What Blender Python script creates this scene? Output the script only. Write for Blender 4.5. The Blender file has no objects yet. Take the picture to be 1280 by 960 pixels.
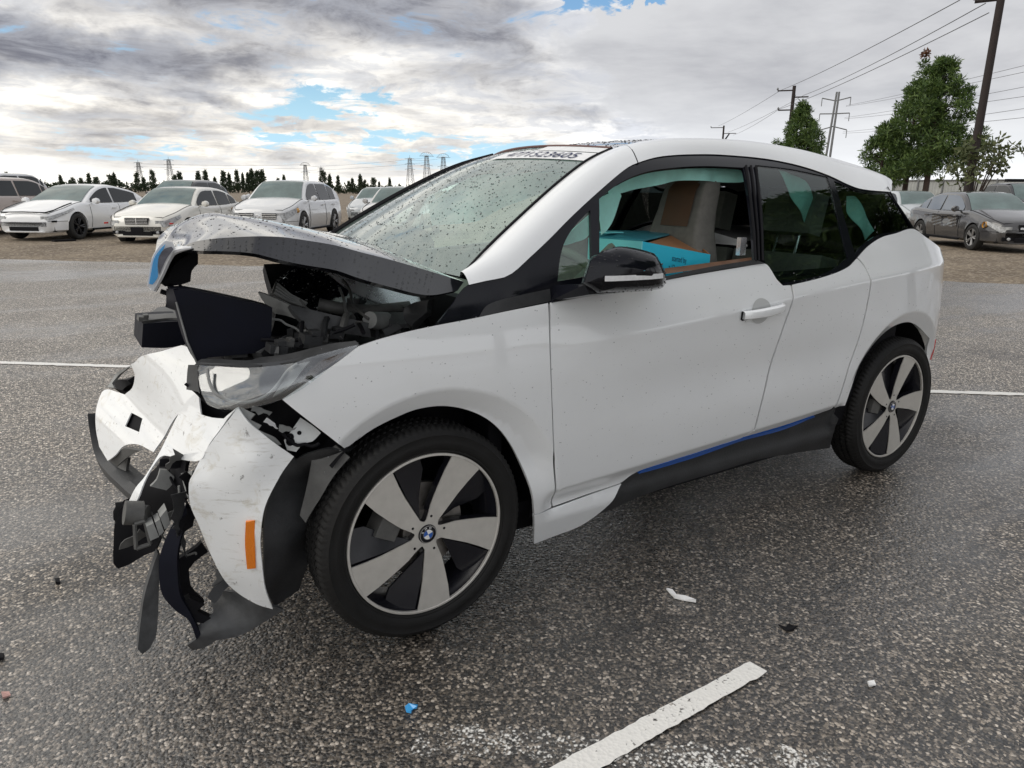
import bpy, bmesh, math, random
import numpy as np
from mathutils import Vector, Matrix
from mathutils.geometry import delaunay_2d_cdt
SC = bpy.context.scene
COL = SC.collection
R = math.radians
random.seed(7)

# ---------------------------------------------------------------- camera
CAM_POS = Vector((-.8546, -2.634, 1.3695))
yaw, pitch, roll = .5746, .2677, .009
fw = Vector((math.sin(yaw)*math.cos(pitch), math.cos(yaw)*math.cos(pitch), -math.sin(pitch)))
r0 = Vector((math.cos(yaw), -math.sin(yaw), 0)); u0 = r0.cross(fw)
rt = r0*math.cos(roll)+u0*math.sin(roll); up = u0*math.cos(roll)-r0*math.sin(roll)
cd = bpy.data.cameras.new('camera'); cam = bpy.data.objects.new('camera', cd); COL.objects.link(cam)
cam.matrix_world = Matrix(((rt.x, up.x, -fw.x, CAM_POS.x), (rt.y, up.y, -fw.y, CAM_POS.y), (rt.z, up.z, -fw.z, CAM_POS.z), (0, 0, 0, 1)))
cd.sensor_width = 36; cd.lens = 880/1280*36; cd.clip_start = .05; cd.clip_end = 6000
SC.camera = cam
SC.view_settings.view_transform = 'Standard'; SC.view_settings.look = 'None'
SC.view_settings.exposure = .58; SC.view_settings.gamma = 1
SC.render.film_transparent = False

# ---------------------------------------------------------------- sky and sun
SUN_AZ, SUN_EL = -72.0, 42.0          # compass bearing from +Y towards +X, and height, in degrees
world = bpy.data.worlds.new('World'); SC.world = world; world.use_nodes = True
class NT:
    """small helper for building node trees"""
    def __init__(s, tree): s.t = tree; s.n = tree.nodes; s.l = tree.links
    def node(s, typ, **kw):
        n = s.n.new(typ)
        for k, v in kw.items(): setattr(n, k, v)
        return n
    def put(s, inp, v):
        if v is None: return
        if hasattr(v, 'is_linked') or isinstance(v, bpy.types.NodeSocket): s.l.new(v, inp)
        else: inp.default_value = v
    def m(s, op, a, b=None, c=None, clamp=False):
        n = s.node('ShaderNodeMath', operation=op, use_clamp=clamp)
        for i, v in enumerate((a, b, c)): s.put(n.inputs[i], v)
        return n.outputs[0]
    def v(s, op, a, b=None):
        n = s.node('ShaderNodeVectorMath', operation=op)
        s.put(n.inputs[0], a); s.put(n.inputs[1], b)
        return n.outputs['Value'] if op in ('DOT_PRODUCT', 'LENGTH') else n.outputs[0]
    def noise(s, vec, scale, detail=4, rough=.5, dist=0, out='Fac'):
        n = s.node('ShaderNodeTexNoise'); s.put(n.inputs['Vector'], vec)
        n.inputs['Scale'].default_value = scale; n.inputs['Detail'].default_value = detail
        n.inputs['Roughness'].default_value = rough; n.inputs['Distortion'].default_value = dist
        return n.outputs[out]
    def voro(s, vec, scale, out='Color', feature='F1', rnd=1):
        n = s.node('ShaderNodeTexVoronoi', feature=feature); s.put(n.inputs['Vector'], vec)
        n.inputs['Scale'].default_value = scale; n.inputs['Randomness'].default_value = rnd
        return n.outputs[out]
    def ramp(s, f, stops, interp='LINEAR'):
        n = s.node('ShaderNodeValToRGB'); n.color_ramp.interpolation = interp
        e = n.color_ramp.elements
        while len(e) < len(stops): e.new(.5)
        for i, (p, c) in enumerate(stops):
            e[i].position = p; e[i].color = (c if len(c) == 4 else (*c, 1)) if hasattr(c, '__len__') else (c, c, c, 1)
        s.put(n.inputs[0], f); return n.outputs[0]
    def mix(s, f, a, b, blend='MIX'):
        n = s.node('ShaderNodeMix', data_type='RGBA', blend_type=blend); n.clamp_factor = True
        s.put(n.inputs[0], f)
        for i, v in ((6, a), (7, b)):
            if isinstance(v, tuple) and len(v) == 3: v = (*v, 1)
            s.put(n.inputs[i], v)
        return n.outputs[2]
    def sm(s, x, lo, hi):
        n = s.node('ShaderNodeMapRange', interpolation_type='SMOOTHSTEP')
        s.put(n.inputs[0], x); n.inputs[1].default_value = lo; n.inputs[2].default_value = hi
        return n.outputs[0]
w = NT(world.node_tree)
for n in list(w.n): w.n.remove(n)
wo = w.node('ShaderNodeOutputWorld')
sky = w.node('ShaderNodeTexSky', sky_type='NISHITA')
sky.sun_disc = False; sky.sun_elevation = R(SUN_EL); sky.sun_rotation = R(SUN_AZ); sky.air_density = 1.2; sky.dust_density = .1
tc = w.node('ShaderNodeTexCoord').outputs['Generated']
dn = w.v('NORMALIZE', tc)
sp = w.node('ShaderNodeSeparateXYZ'); w.l.new(dn, sp.inputs[0])
dx, dy, dz = sp.outputs
az = w.m('MULTIPLY', w.m('ARCTAN2', dx, dy), 180/math.pi)
el = w.m('MULTIPLY', w.m('ARCSINE', dz), 180/math.pi)
den = w.m('ADD', w.m('MAXIMUM', dz, 0), .11)
cb = w.node('ShaderNodeCombineXYZ')
w.l.new(w.m('DIVIDE', dx, den), cb.inputs[0]); w.l.new(w.m('DIVIDE', dy, den), cb.inputs[1])
plane_v = cb.outputs[0]
cb2 = w.node('ShaderNodeCombineXYZ')            # bearing / height coordinates for the upright cumulus banks
w.l.new(w.m('DIVIDE', az, 10), cb2.inputs[0]); w.l.new(w.m('DIVIDE', el, 5), cb2.inputs[1])
warp = w.noise(plane_v, .8, 3, .5, 0, 'Color')
wv = w.v('ADD', cb2.outputs[0], w.v('SCALE', w.v('SUBTRACT', warp, (.5, .5, .5))))
w.n[-1] if False else None
def blob(a, e, sa, se, amp, tilt=0):
    # one bank of cloud at bearing a, height e (degrees)
    da = w.m('SUBTRACT', azw, a); de = w.m('SUBTRACT', elw, e)
    if tilt: de = w.m('SUBTRACT', de, w.m('MULTIPLY', da, tilt))
    q = w.m('ADD', w.m('POWER', w.m('DIVIDE', da, sa), 2), w.m('POWER', w.m('DIVIDE', de, se), 2))
    return w.m('MULTIPLY', w.m('EXPONENT', w.m('MULTIPLY', q, -1)), amp)
wn = w.noise(cb2.outputs[0], 1.3, 5, .6, 0, 'Color')
ws = w.node('ShaderNodeSeparateColor'); w.l.new(wn, ws.inputs[0])
azw = w.m('ADD', az, w.m('MULTIPLY', w.m('SUBTRACT', ws.outputs[0], .5), 14.0))
elw = w.m('ADD', el, w.m('MULTIPLY', w.m('SUBTRACT', ws.outputs[1], .5), 5.0))
def total(L):
    o = None
    for b in L:
        x = blob(*b); o = x if o is None else w.m('ADD', o, x)
    return o
n1 = w.noise(plane_v, .62, 9, .58, .35)
n2 = w.noise(w.v('ADD', plane_v, (3.1, 7.7, 0)), .85, 8, .6, .3)
n3 = w.noise(cb2.outputs[0], 2.6, 8, .62, .6)
dark = total([(0, 8.6, 9, 1.3, 1.1), (7, 8.4, 7, 1.2, .9), (9.5, 6.1, 4, .6, .85), (23, 12.4, 10, 2.0, 1.25), (30, 11, 6, 1.0, .5), (3, 4.4, 4, .7, .55), (12, 9.3, 5, .9, .5),
              (5, 3.0, 5, .9, .45), (15, 2.4, 4, .8, .45), (24, 2.2, 4.5, 1.0, .5), (35, 8.2, 6, 1.6, .38), (31, 6, 5, .9, .25), (-12, 9, 9, 2, .7), (10, 13.5, 16, 1.2, .4)])
grey = total([(54, 9.6, 14.5, 6.4, .95), (64, 12, 18, 9, .9), (46, 15, 7, 6, .75), (80, 8, 16, 8, .8)])
grey = w.m('ADD', grey, w.m('MULTIPLY', w.sm(w.v('DOT_PRODUCT', dn, (.62, -.62, .42)), .12, .45), .9))   # the storm bank carries on over the right and behind
gaps = w.m('MULTIPLY', total([(18.4, 5.3, 4.5, .55, .62), (24, 3.6, 7, .55, .62), (40.3, 13.2, 4.0, 1.1, 1.5), (29, 2.5, 7, .5, .6), (15, 4.1, 3.5, .4, .5), (6, 2.6, 5, .5, .3), (21, 6.6, 4, .5, .6), (36, 3.0, 3, .5, .5)]), w.sm(n3, .30, .55))
cover = w.m('ADD', w.m('SUBTRACT', w.m('ADD', w.m('MULTIPLY', n1, 1.0), w.m('MULTIPLY', n3, .45)), gaps), w.m('MULTIPLY', grey, .7))
n4 = w.noise(w.v('ADD', plane_v, (9.3, 2.2, 0)), 2.6, 9, .66, .5)
cover = w.m('ADD', cover, w.m('MULTIPLY', w.m('SUBTRACT', n4, .47), 1.5))
cover = w.m('MAXIMUM', w.sm(cover, .36, .62), w.sm(el, 2.6, .9))
n4d = w.m('MULTIPLY', w.m('SUBTRACT', n4, .5), 1.6)
dk = w.m('ADD', w.m('MULTIPLY', dark, w.m('ADD', w.m('ADD', w.m('MULTIPLY', n2, .9), .50), n4d)), w.m('MULTIPLY', w.sm(w.m('ADD', n2, w.m('MULTIPLY', n4d, .22)), .42, .70), .45))
dk = w.m('ADD', dk, w.m('MULTIPLY', w.sm(n3, .45, .75), .22))
dk = w.m('SUBTRACT', 1.0, w.m('EXPONENT', w.m('MULTIPLY', w.m('MAXIMUM', dk, 0.0), -2.1)))
lit = w.mix(w.sm(az, 20, 50), (1.04, 1.005, .93), (.93, .94, .95))         # warm towards the sun
lit = w.mix(w.sm(w.m('ADD', w.m('MULTIPLY', n4, .6), w.m('MULTIPLY', n3, .4)), .43, .57), w.mix(1.0, lit, (.58, .60, .65), 'MULTIPLY'), lit)
lit = w.mix(1.0, lit, w.mix(w.m('MULTIPLY', w.sm(el, 8, 3), w.sm(az, 48, 30)), (1, 1, 1), (1.16, 1.13, 1.07)), 'MULTIPLY')
cc = w.mix(dk, lit, w.mix(w.sm(n4, .40, .62), (.235, .245, .28), (.12, .125, .155)))
gtone = w.mix(w.sm(w.m('ADD', w.m('MULTIPLY', n2, .55), w.m('MULTIPLY', n1, .45)), .38, .66), (.47, .475, .49), (.285, .29, .315))
gtone = w.mix(w.sm(el, 9, .3), gtone, (.66, .675, .695))
gtone = w.mix(w.sm(w.v('DOT_PRODUCT', dn, (-.25, -.92, .30)), .25, .75), gtone, w.mix(w.sm(el, 46, 12), (.33, .335, .36), (.68, .695, .72)))  # unseen sky behind the camera, brightened low down to light the near side
gmask = w.sm(w.m('ADD', grey, w.m('MULTIPLY', w.m('SUBTRACT', n3, .5), .5)), .30, .62)
cc = w.mix(gmask, cc, gtone)
haz = w.sm(el, 3.2, -.5)
cc = w.mix(w.m('MULTIPLY', haz, .62), cc, w.mix(w.sm(az, 25, 55), (.97, .945, .89), (.82, .84, .855)))
bg1 = w.node('ShaderNodeBackground'); bg2 = w.node('ShaderNodeBackground')
w.l.new(w.mix(w.m('MULTIPLY', w.sm(el, 9, 2), .8), w.mix(1.0, sky.outputs[0], (.72, .92, 1.10), 'MULTIPLY'), (4.2, 6.6, 8.6)), bg1.inputs[0]); bg1.inputs[1].default_value = .085
w.l.new(cc, bg2.inputs[0]); bg2.inputs[1].default_value = 1.0
mx = w.node('ShaderNodeMixShader')
w.l.new(cover, mx.inputs[0]); w.l.new(bg1.outputs[0], mx.inputs[1]); w.l.new(bg2.outputs[0], mx.inputs[2])
w.l.new(mx.outputs[0], wo.inputs[0])
sl = bpy.data.lights.new('sun', 'SUN'); so = bpy.data.objects.new('sun', sl); COL.objects.link(so)
sl.energy = .9; sl.angle = R(46); sl.color = (1, .95, .87)
sd = Vector((math.sin(R(SUN_AZ))*math.cos(R(SUN_EL)), math.cos(R(SUN_AZ))*math.cos(R(SUN_EL)), math.sin(R(SUN_EL))))
so.rotation_euler = sd.to_track_quat('Z', 'Y').to_euler(); so.location = (0, 0, 20)

# ---------------------------------------------------------------- materials
def mat(name, col, rough=.5, metal=0, coat=0, spec=.5, var=0, vscale=6, bump=0, bscale=40, coat_rough=.05, emit=None):
    m = bpy.data.materials.new(name); m.use_nodes = True
    t = NT(m.node_tree); b = m.node_tree.nodes['Principled BSDF']
    c = (*col, 1) if len(col) == 3 else col
    b.inputs['Base Color'].default_value = c; b.inputs['Roughness'].default_value = rough
    b.inputs['Metallic'].default_value = metal; b.inputs['Coat Weight'].default_value = coat
    b.inputs['Coat Roughness'].default_value = coat_rough; b.inputs['Specular IOR Level'].default_value = spec
    p = t.node('ShaderNodeTexCoord').outputs['Object']
    if var:
        n = t.noise(p, vscale, 6, .6)
        lo = tuple(x*(1-var) for x in col); hi = tuple(min(1, x*(1+var)) for x in col)
        t.l.new(t.ramp(n, [(.3, lo), (.7, hi)]), b.inputs['Base Color'])
        t.l.new(t.ramp(n, [(.3, max(0, rough-.08)), (.7, min(1, rough+.1))]), b.inputs['Roughness'])
    if bump:
        bn = t.node('ShaderNodeBump'); bn.inputs['Strength'].default_value = bump; bn.inputs['Distance'].default_value = .003
        t.l.new(t.noise(p, bscale, 4, .6), bn.inputs['Height']); t.l.new(bn.outputs[0], b.inputs['Normal'])
    return m
def glass(name, tint, f0=.08, gloss=(1, 1, 1), rough=0.0, haze_amt=0, haze_col=(.6, .75, .7)):
    m = bpy.data.materials.new(name); m.use_nodes = True; t = NT(m.node_tree)
    for n in list(t.n): t.n.remove(n)
    o = t.node('ShaderNodeOutputMaterial'); g = t.node('ShaderNodeNewGeometry')
    c = t.m('ABSOLUTE', t.v('DOT_PRODUCT', g.outputs['Normal'], g.outputs['Incoming']))
    fr = t.m('ADD', t.m('MULTIPLY', t.m('POWER', t.m('SUBTRACT', 1.0, c), 5.0), 1-f0), f0)
    tr = t.node('ShaderNodeBsdfTransparent'); tr.inputs[0].default_value = (*tint, 1)
    gl = t.node('ShaderNodeBsdfGlossy'); gl.inputs[0].default_value = (*gloss, 1); gl.inputs['Roughness'].default_value = rough
    mx = t.node('ShaderNodeMixShader'); t.l.new(fr, mx.inputs[0]); t.l.new(gl.outputs[0], mx.inputs[2])
    if haze_amt:
        d = t.node('ShaderNodeBsdfDiffuse'); d.inputs[0].default_value = (*haze_col, 1)
        m2 = t.node('ShaderNodeMixShader'); m2.inputs[0].default_value = haze_amt
        t.l.new(tr.outputs[0], m2.inputs[1]); t.l.new(d.outputs[0], m2.inputs[2]); t.l.new(m2.outputs[0], mx.inputs[1])
    else: t.l.new(tr.outputs[0], mx.inputs[1])
    t.l.new(mx.outputs[0], o.inputs[0]); return m
def paint_white(name='white_car_paint', grime=0):
    m = bpy.data.materials.new(name); m.use_nodes = True; t = NT(m.node_tree); b = t.n['Principled BSDF']
    p = t.node('ShaderNodeTexCoord').outputs['Object']
    n = t.noise(p, 2.2, 8, .65); sp_ = t.noise(p, 95, 3, .6)
    dirt = t.m('MULTIPLY', t.sm(n, .45, .8), .35)
    c = t.mix(dirt, (.82, .84, .855), (.72, .73, .72))
    c = t.mix(t.m('MULTIPLY', t.sm(sp_, .70, .78), .4), c, (.36, .35, .33))
    if grime:                                        # scuffs and road dirt on the torn bumper
        sc_ = t.node('ShaderNodeMapping'); sc_.inputs['Scale'].default_value = (9, 9, 60); sc_.inputs['Rotation'].default_value = (.3, .5, .2); t.l.new(p, sc_.inputs[0])
        c = t.mix(t.m('MULTIPLY', t.sm(t.noise(sc_.outputs[0], 1.4, 6, .7), .56, .72), .55), c, (.42, .40, .36))
        c = t.mix(t.m('MULTIPLY', t.sm(t.noise(p, 11, 7, .7, .6), .54, .70), .6), c, (.50, .46, .36))
        c = t.mix(t.m('MULTIPLY', t.sm(t.noise(p, 42, 5, .7), .62, .70), .8), c, (.16, .155, .15))
    t.l.new(c, b.inputs['Base Color']); b.inputs['Roughness'].default_value = .30
    b.inputs['Coat Weight'].default_value = 1.0; b.inputs['Coat IOR'].default_value = 1.65
    t.l.new(t.ramp(n, [(.35, .02), (.75, .10)]), b.inputs['Coat Roughness'])
    return m
M = dict(
    paint=paint_white(), dirty=paint_white('scuffed_white_paint', 1),
    black=mat('gloss_black_trim', (.006, .0065, .010), .10, spec=.3, var=.3, vscale=9),
    hood=mat('black_bonnet_paint', (.014, .015, .020), .12, coat=.8, var=.3, vscale=5, coat_rough=.04),
    plastic=mat('grey_black_plastic', (.030, .031, .033), .45, spec=.4, var=.35, vscale=9, bump=.3, bscale=120),
    matte=mat('matte_black', (.006, .006, .008), .7, spec=.2, var=.3),
    navy=mat('dark_duct_plastic', (.006, .007, .014), .6, spec=.2, var=.3),
    rubber=mat('tyre_rubber', (.010, .0098, .0098), .62, spec=.3, var=.3, vscale=14, bump=.35, bscale=160),
    silver=mat('machined_alloy', (.60, .58, .54), .42, metal=.35, var=.07, vscale=30),
    gloss_dark=mat('gloss_black_alloy', (.010, .010, .014), .25, spec=.5),
    steel=mat('worn_steel', (.30, .28, .26), .45, metal=.9, var=.35, vscale=12),
    galv=mat('zinc_bracket', (.62, .63, .62), .4, metal=.4, var=.12, vscale=30),
    chrome=mat('chrome', (.8, .8, .8), .12, metal=1),
    blue=mat('blue_accent', (.015, .10, .42), .3, coat=.5),
    kblue=mat('bright_blue_surround', (.05, .34, .72), .25, coat=.5),
    rim_edge=mat('bonnet_edge_silver', (.74, .75, .77), .22, coat=.6),
    amber=mat('amber_reflector', (.85, .22, .005), .25, coat=.6, bump=.5, bscale=300),
    red=mat('red_reflector', (.5, .02, .02), .25, coat=.6),
    seat=mat('grey_seat_cloth', (.16, .155, .14), .9, var=.15, vscale=40, bump=.5, bscale=300),
    brown=mat('brown_leather', (.10, .05, .025), .6, var=.12, vscale=20),
    dash=mat('olive_grey_dash', (.14, .155, .13), .7, var=.15),
    wood=mat('brown_wood_trim', (.13, .065, .035), .5, var=.25, vscale=30),
    teal=mat('teal_airbag_cloth', (.42, .86, .78), .8, var=.10, vscale=14, bump=.9, bscale=18),
    card=mat('brown_cardboard', (.34, .16, .07), .85, var=.15),
    boxblue=mat('bright_blue_box', (.03, .58, .80), .5, var=.05), boxcyan=mat('cyan_box_end', (.22, .74, .78), .5, var=.05),
    boxlid=mat('box_lid_print', (.05, .27, .34), .4, var=.1),
    ink=mat('dark_ink', (.01, .02, .08), .6), white=mat('white_print', (.8, .8, .8), .5),
    sticker=mat('white_windscreen_chalk', (.78, .79, .80), .6, var=.08, vscale=60),
    lgrey=mat('light_grey_plastic', (.24, .245, .24), .5, var=.2, vscale=20, bump=.2, bscale=120),
    mgrey=mat('mid_grey_plastic', (.095, .095, .092), .55, var=.3, vscale=20, bump=.3, bscale=120),
    wetsheet=mat('pale_wet_sheet', (.86, .86, .90), .25, metal=.75, var=.12, vscale=15),
    reflector=mat('headlamp_reflector', (.74, .77, .82), .12, metal=.72, var=.35, vscale=9),
    lampgrey=mat('headlamp_bezel', (.03, .032, .035), .3, coat=.3, var=.4, vscale=10), lampbrown=mat('headlamp_side_lens', (.045, .026, .016), .3, coat=.4, var=.5, vscale=25),
    drop=mat('water_drop', (.02, .022, .025), .03, spec=.8),
    tray=mat('scuffed_tray_plastic', (.055, .057, .06), .5, var=.4, vscale=18, bump=.4, bscale=60), ws=glass('windscreen_glass', (.80, .94, .89), .13, haze_amt=.24, haze_col=(.60, .80, .74)),  # windscreen haze puts a pale teal reflection into the glass itself
    tint=glass('dark_tinted_glass', (.68, .76, .74), .05), tint2=glass('far_tinted_glass', (.10, .12, .12), .05),
    clear=glass('clear_glass', (.86, .94, .91), .07),
    lens=glass('headlamp_lens', (.94, .96, .97), .11, haze_amt=.01, haze_col=(.6, .62, .65)),
)

# ---------------------------------------------------------------- mesh helpers
def obj(name, V, F, m, parent=None, smooth=True, normals=None):
    me = bpy.data.meshes.new(name); me.from_pydata([tuple(map(float, v)) for v in V], [], [tuple(map(int, f)) for f in F])
    ms = m if isinstance(m, (list, tuple)) else [m]
    for x in ms: me.materials.append(x)
    me.validate(); me.update()
    if smooth:
        me.polygons.foreach_set('use_smooth', [True]*len(me.polygons))
        if normals is None: me.set_sharp_from_angle(angle=R(42))
    if normals is not None and len(normals) == len(me.vertices):
        me.normals_split_custom_set_from_vertices([tuple(n) for n in normals])
    o = bpy.data.objects.new(name, me); COL.objects.link(o)
    if parent is not None: o.parent = parent
    return o
def thing(name, label, cat, loc=(0, 0, 0), rz=0, group=None):
    o = bpy.data.objects.new(name, None); COL.objects.link(o); o.location = loc; o.rotation_euler = (0, 0, rz)
    o['label'] = label; o['category'] = cat
    if group: o['group'] = group
    return o
def tag(o, label, cat, group=None, kind=None):
    o['label'] = label; o['category'] = cat
    if group: o['group'] = group
    if kind: o['kind'] = kind
    return o
class MB:
    def __init__(s): s.V = []; s.F = []
    def add(s, V, F):
        k = len(s.V); s.V += [tuple(v) for v in V]; s.F += [tuple(i+k for i in f) for f in F]; return s
    def box(s, c, d, rot=None):
        V = []
        for x in (-.5, .5):
            for y in (-.5, .5):
                for z in (-.5, .5):
                    v = Vector((x*d[0], y*d[1], z*d[2]))
                    if rot is not None: v = rot @ v
                    V.append(v+Vector(c))
        return s.add(V, [(0, 1, 3, 2), (4, 6, 7, 5), (0, 4, 5, 1), (2, 3, 7, 6), (0, 2, 6, 4), (1, 5, 7, 3)])
    def hexa(s, P): return s.add(P, [(0, 1, 3, 2), (4, 6, 7, 5), (0, 4, 5, 1), (2, 3, 7, 6), (0, 2, 6, 4), (1, 5, 7, 3)])
    def tube(s, pts, r, n=8, cap=True):
        pts = [Vector(p) for p in pts]; rs = r if hasattr(r, '__len__') else [r]*len(pts); V = []; F = []
        for i, p in enumerate(pts):
            d = (pts[min(i+1, len(pts)-1)]-pts[max(i-1, 0)]).normalized()
            a = d.cross(Vector((0, 0, 1)) if abs(d.z) < .9 else Vector((1, 0, 0))).normalized(); b = d.cross(a)
            for k in range(n):
                t = 2*math.pi*k/n; V.append(p+(a*math.cos(t)+b*math.sin(t))*rs[i])
        for i in range(len(pts)-1):
            for k in range(n): F.append((i*n+k, i*n+(k+1) % n, (i+1)*n+(k+1) % n, (i+1)*n+k))
        if cap: F += [tuple(range(n))[::-1], tuple(range((len(pts)-1)*n, len(pts)*n))]
        return s.add(V, F)
    def grid(s, P, closed=False):
        nu = len(P); nv = len(P[0]); V = [v for r in P for v in r]; F = []
        for i in range(nu-1):
            for j in range(nv-1+(1 if closed else 0)): F.append((i*nv+j, (i+1)*nv+j, (i+1)*nv+(j+1) % nv, i*nv+(j+1) % nv))
        return s.add(V, F)
    def lathe(s, prof, n, axis='Y', c=(0, 0, 0), close=False):
        # prof: (radius, along-axis)
        V = []; F = []; k = len(prof)
        for i in range(n):
            t = 2*math.pi*i/n
            for r, a in prof:
                p = (r*math.cos(t), a, r*math.sin(t)) if axis == 'Y' else (r*math.cos(t), r*math.sin(t), a) if axis == 'Z' else (a, r*math.cos(t), r*math.sin(t))
                V.append((p[0]+c[0], p[1]+c[1], p[2]+c[2]))
        for i in range(n):
            for j in range(k-1+(1 if close else 0)):
                F.append((i*k+j, i*k+(j+1) % k, ((i+1) % n)*k+(j+1) % k, ((i+1) % n)*k+j))
        return s.add(V, F)
    def build(s, name, m, parent=None, smooth=False): return obj(name, s.V, s.F, m, parent, smooth)
def catmull(P, step, closed=False):
    P = [np.array(p, float) for p in P]; out = []
    n = len(P)
    for i in range(n if closed else n-1):
        p1, p2 = P[i], P[(i+1) % n]
        p0 = P[(i-1) % n] if (closed or i > 0) else 2*p1-p2
        p3 = P[(i+2) % n] if (closed or i+2 < n) else 2*p2-p1
        d = np.linalg.norm(p2-p1); k = max(1, int(math.ceil(d/step)))
        d0 = max(np.linalg.norm(p1-p0), 1e-6); d1 = max(d, 1e-6); d2 = max(np.linalg.norm(p3-p2), 1e-6)
        m1 = (p2-p0)/(d0+d1)*d1; m2 = (p3-p1)/(d1+d2)*d1
        for j in range(k):
            t = j/k
            out.append((2*t**3-3*t*t+1)*p1+(t**3-2*t*t+t)*m1+(-2*t**3+3*t*t)*p2+(t**3-t*t)*m2)
    if not closed: out.append(P[-1])
    return out
def smooth_poly(P, step, corner=36):
    """closed outline: spline between corners, straight corners kept"""
    P = [np.array(p, float) for p in P]; n = len(P); cs = []
    for i in range(n):
        a = P[i]-P[i-1]; b = P[(i+1) % n]-P[i]
        c = np.dot(a, b)/(np.linalg.norm(a)*np.linalg.norm(b)+1e-12)
        if math.degrees(math.acos(max(-1, min(1, c)))) > corner: cs.append(i)
    if not cs: return catmull(P, step, True)
    out = []
    for k, i in enumerate(cs):
        j = cs[(k+1) % len(cs)]; seg = [P[i]]; q = i
        while True:
            q = (q+1) % n; seg.append(P[q])
            if q == j: break
        out += catmull(seg, step)[:-1]
    return out
def inside(pts, poly):
    x, y = pts[:, 0], pts[:, 1]; c = np.zeros(len(pts), bool); P = np.array(poly)[:, :2]; Q = np.roll(P, -1, 0)
    for (x1, y1), (x2, y2) in zip(P, Q):
        if y1 == y2: continue
        h = ((y1 > y) != (y2 > y)) & (x < (x2-x1)*(y-y1)/(y2-y1)+x1); c ^= h
    return c
def tri2d(poly, holes=(), step=.03, lines=()):
    loops = [[np.array(p[:2]) for p in poly]]+[[np.array(p[:2]) for p in h] for h in holes]
    V = []; E = []
    for L in loops:
        k = len(V); V += L; E += [(k+i, k+(i+1) % len(L)) for i in range(len(L))]
    Ln = []
    for L in lines:                                    # crease lines kept as edges
        L = np.array(L); ok = inside(L, loops[0])
        for q in loops: ok &= np.array([min(np.linalg.norm(np.array(q)-p, axis=1)) > .008 for p in L])
        L = L[ok]
        if len(L) < 2: continue
        k = len(V); V += list(L); E += [(k+i, k+i+1) for i in range(len(L)-1) if np.linalg.norm(L[i+1]-L[i]) < .06]; Ln.append(L)
    B = np.array(V); mn = B.min(0); mx = B.max(0)
    gx, gy = np.meshgrid(np.arange(mn[0]+step/2, mx[0], step), np.arange(mn[1]+step/2, mx[1], step*.87))
    gx = gx+np.where(np.arange(gx.shape[0]) % 2, step/2, 0)[:, None]
    G = np.stack([gx.ravel(), gy.ravel()], 1)
    if len(G):
        k = inside(G, loops[0])
        for h in loops[1:]: k &= ~inside(G, h)
        G = G[k]
    if len(G):
        dmin = np.full(len(G), 9.0)
        for L in loops:
            A = np.array(L); Bq = np.roll(A, -1, 0)
            for a, b in zip(A, Bq):
                ab = b-a; t = np.clip(((G-a)@ab)/(ab@ab+1e-12), 0, 1); dmin = np.minimum(dmin, np.linalg.norm(G-(a+t[:, None]*ab), axis=1))
        for L in Ln: dmin = np.minimum(dmin, np.linalg.norm(G[:, None]-L[None], axis=2).min(1)*1.3)
        G = G[dmin > step*.45]
    A = V+list(G)
    r = delaunay_2d_cdt([Vector(map(float, v)) for v in A], E, [], 0, 1e-6)
    v2 = np.array([tuple(v) for v in r[0]]); T = np.array([f for f in r[2] if len(f) == 3])
    c = v2[T].mean(1); k = inside(c, loops[0])
    for h in loops[1:]: k &= ~inside(c, h)
    T = T[k]
    a = v2[T]; cr = (a[:, 1, 0]-a[:, 0, 0])*(a[:, 2, 1]-a[:, 0, 1])-(a[:, 1, 1]-a[:, 0, 1])*(a[:, 2, 0]-a[:, 0, 0])
    T = T[np.abs(cr) > 1e-10]; cr = cr[np.abs(cr) > 1e-10]
    T = np.where((cr > 0)[:, None], T, T[:, ::-1])
    cnt = {}
    for f in T:
        for i in range(3):
            e = (f[i], f[(i+1) % 3]); cnt[e] = cnt.get(e, 0)+1
    bd = [e for e in cnt if (e[1], e[0]) not in cnt]
    return v2, T, bd
def shell(name, P, T, bd, m, parent, nrm, thick, normals=True):
    """front sheet P/T with outward normals nrm, skirt of depth thick and a back sheet"""
    n = len(P); V = list(P); F = [tuple(f) for f in T]; N = [tuple(x) for x in nrm]
    bk = P-nrm*thick
    V += list(bk); N += [tuple(-x) for x in nrm]; F += [tuple(int(i)+n for i in f[::-1]) for f in T]
    for a, b in bd:
        k = len(V); e = P[b]-P[a]; q = np.cross(e, nrm[a]+nrm[b]); q = q/(np.linalg.norm(q)+1e-9)
        V += [P[a], P[b], bk[b], bk[a]]; F.append((k, k+3, k+2, k+1)); N += [tuple(q)]*4
    return obj(name, V, F, m, parent, True, N if normals else None)
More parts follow.
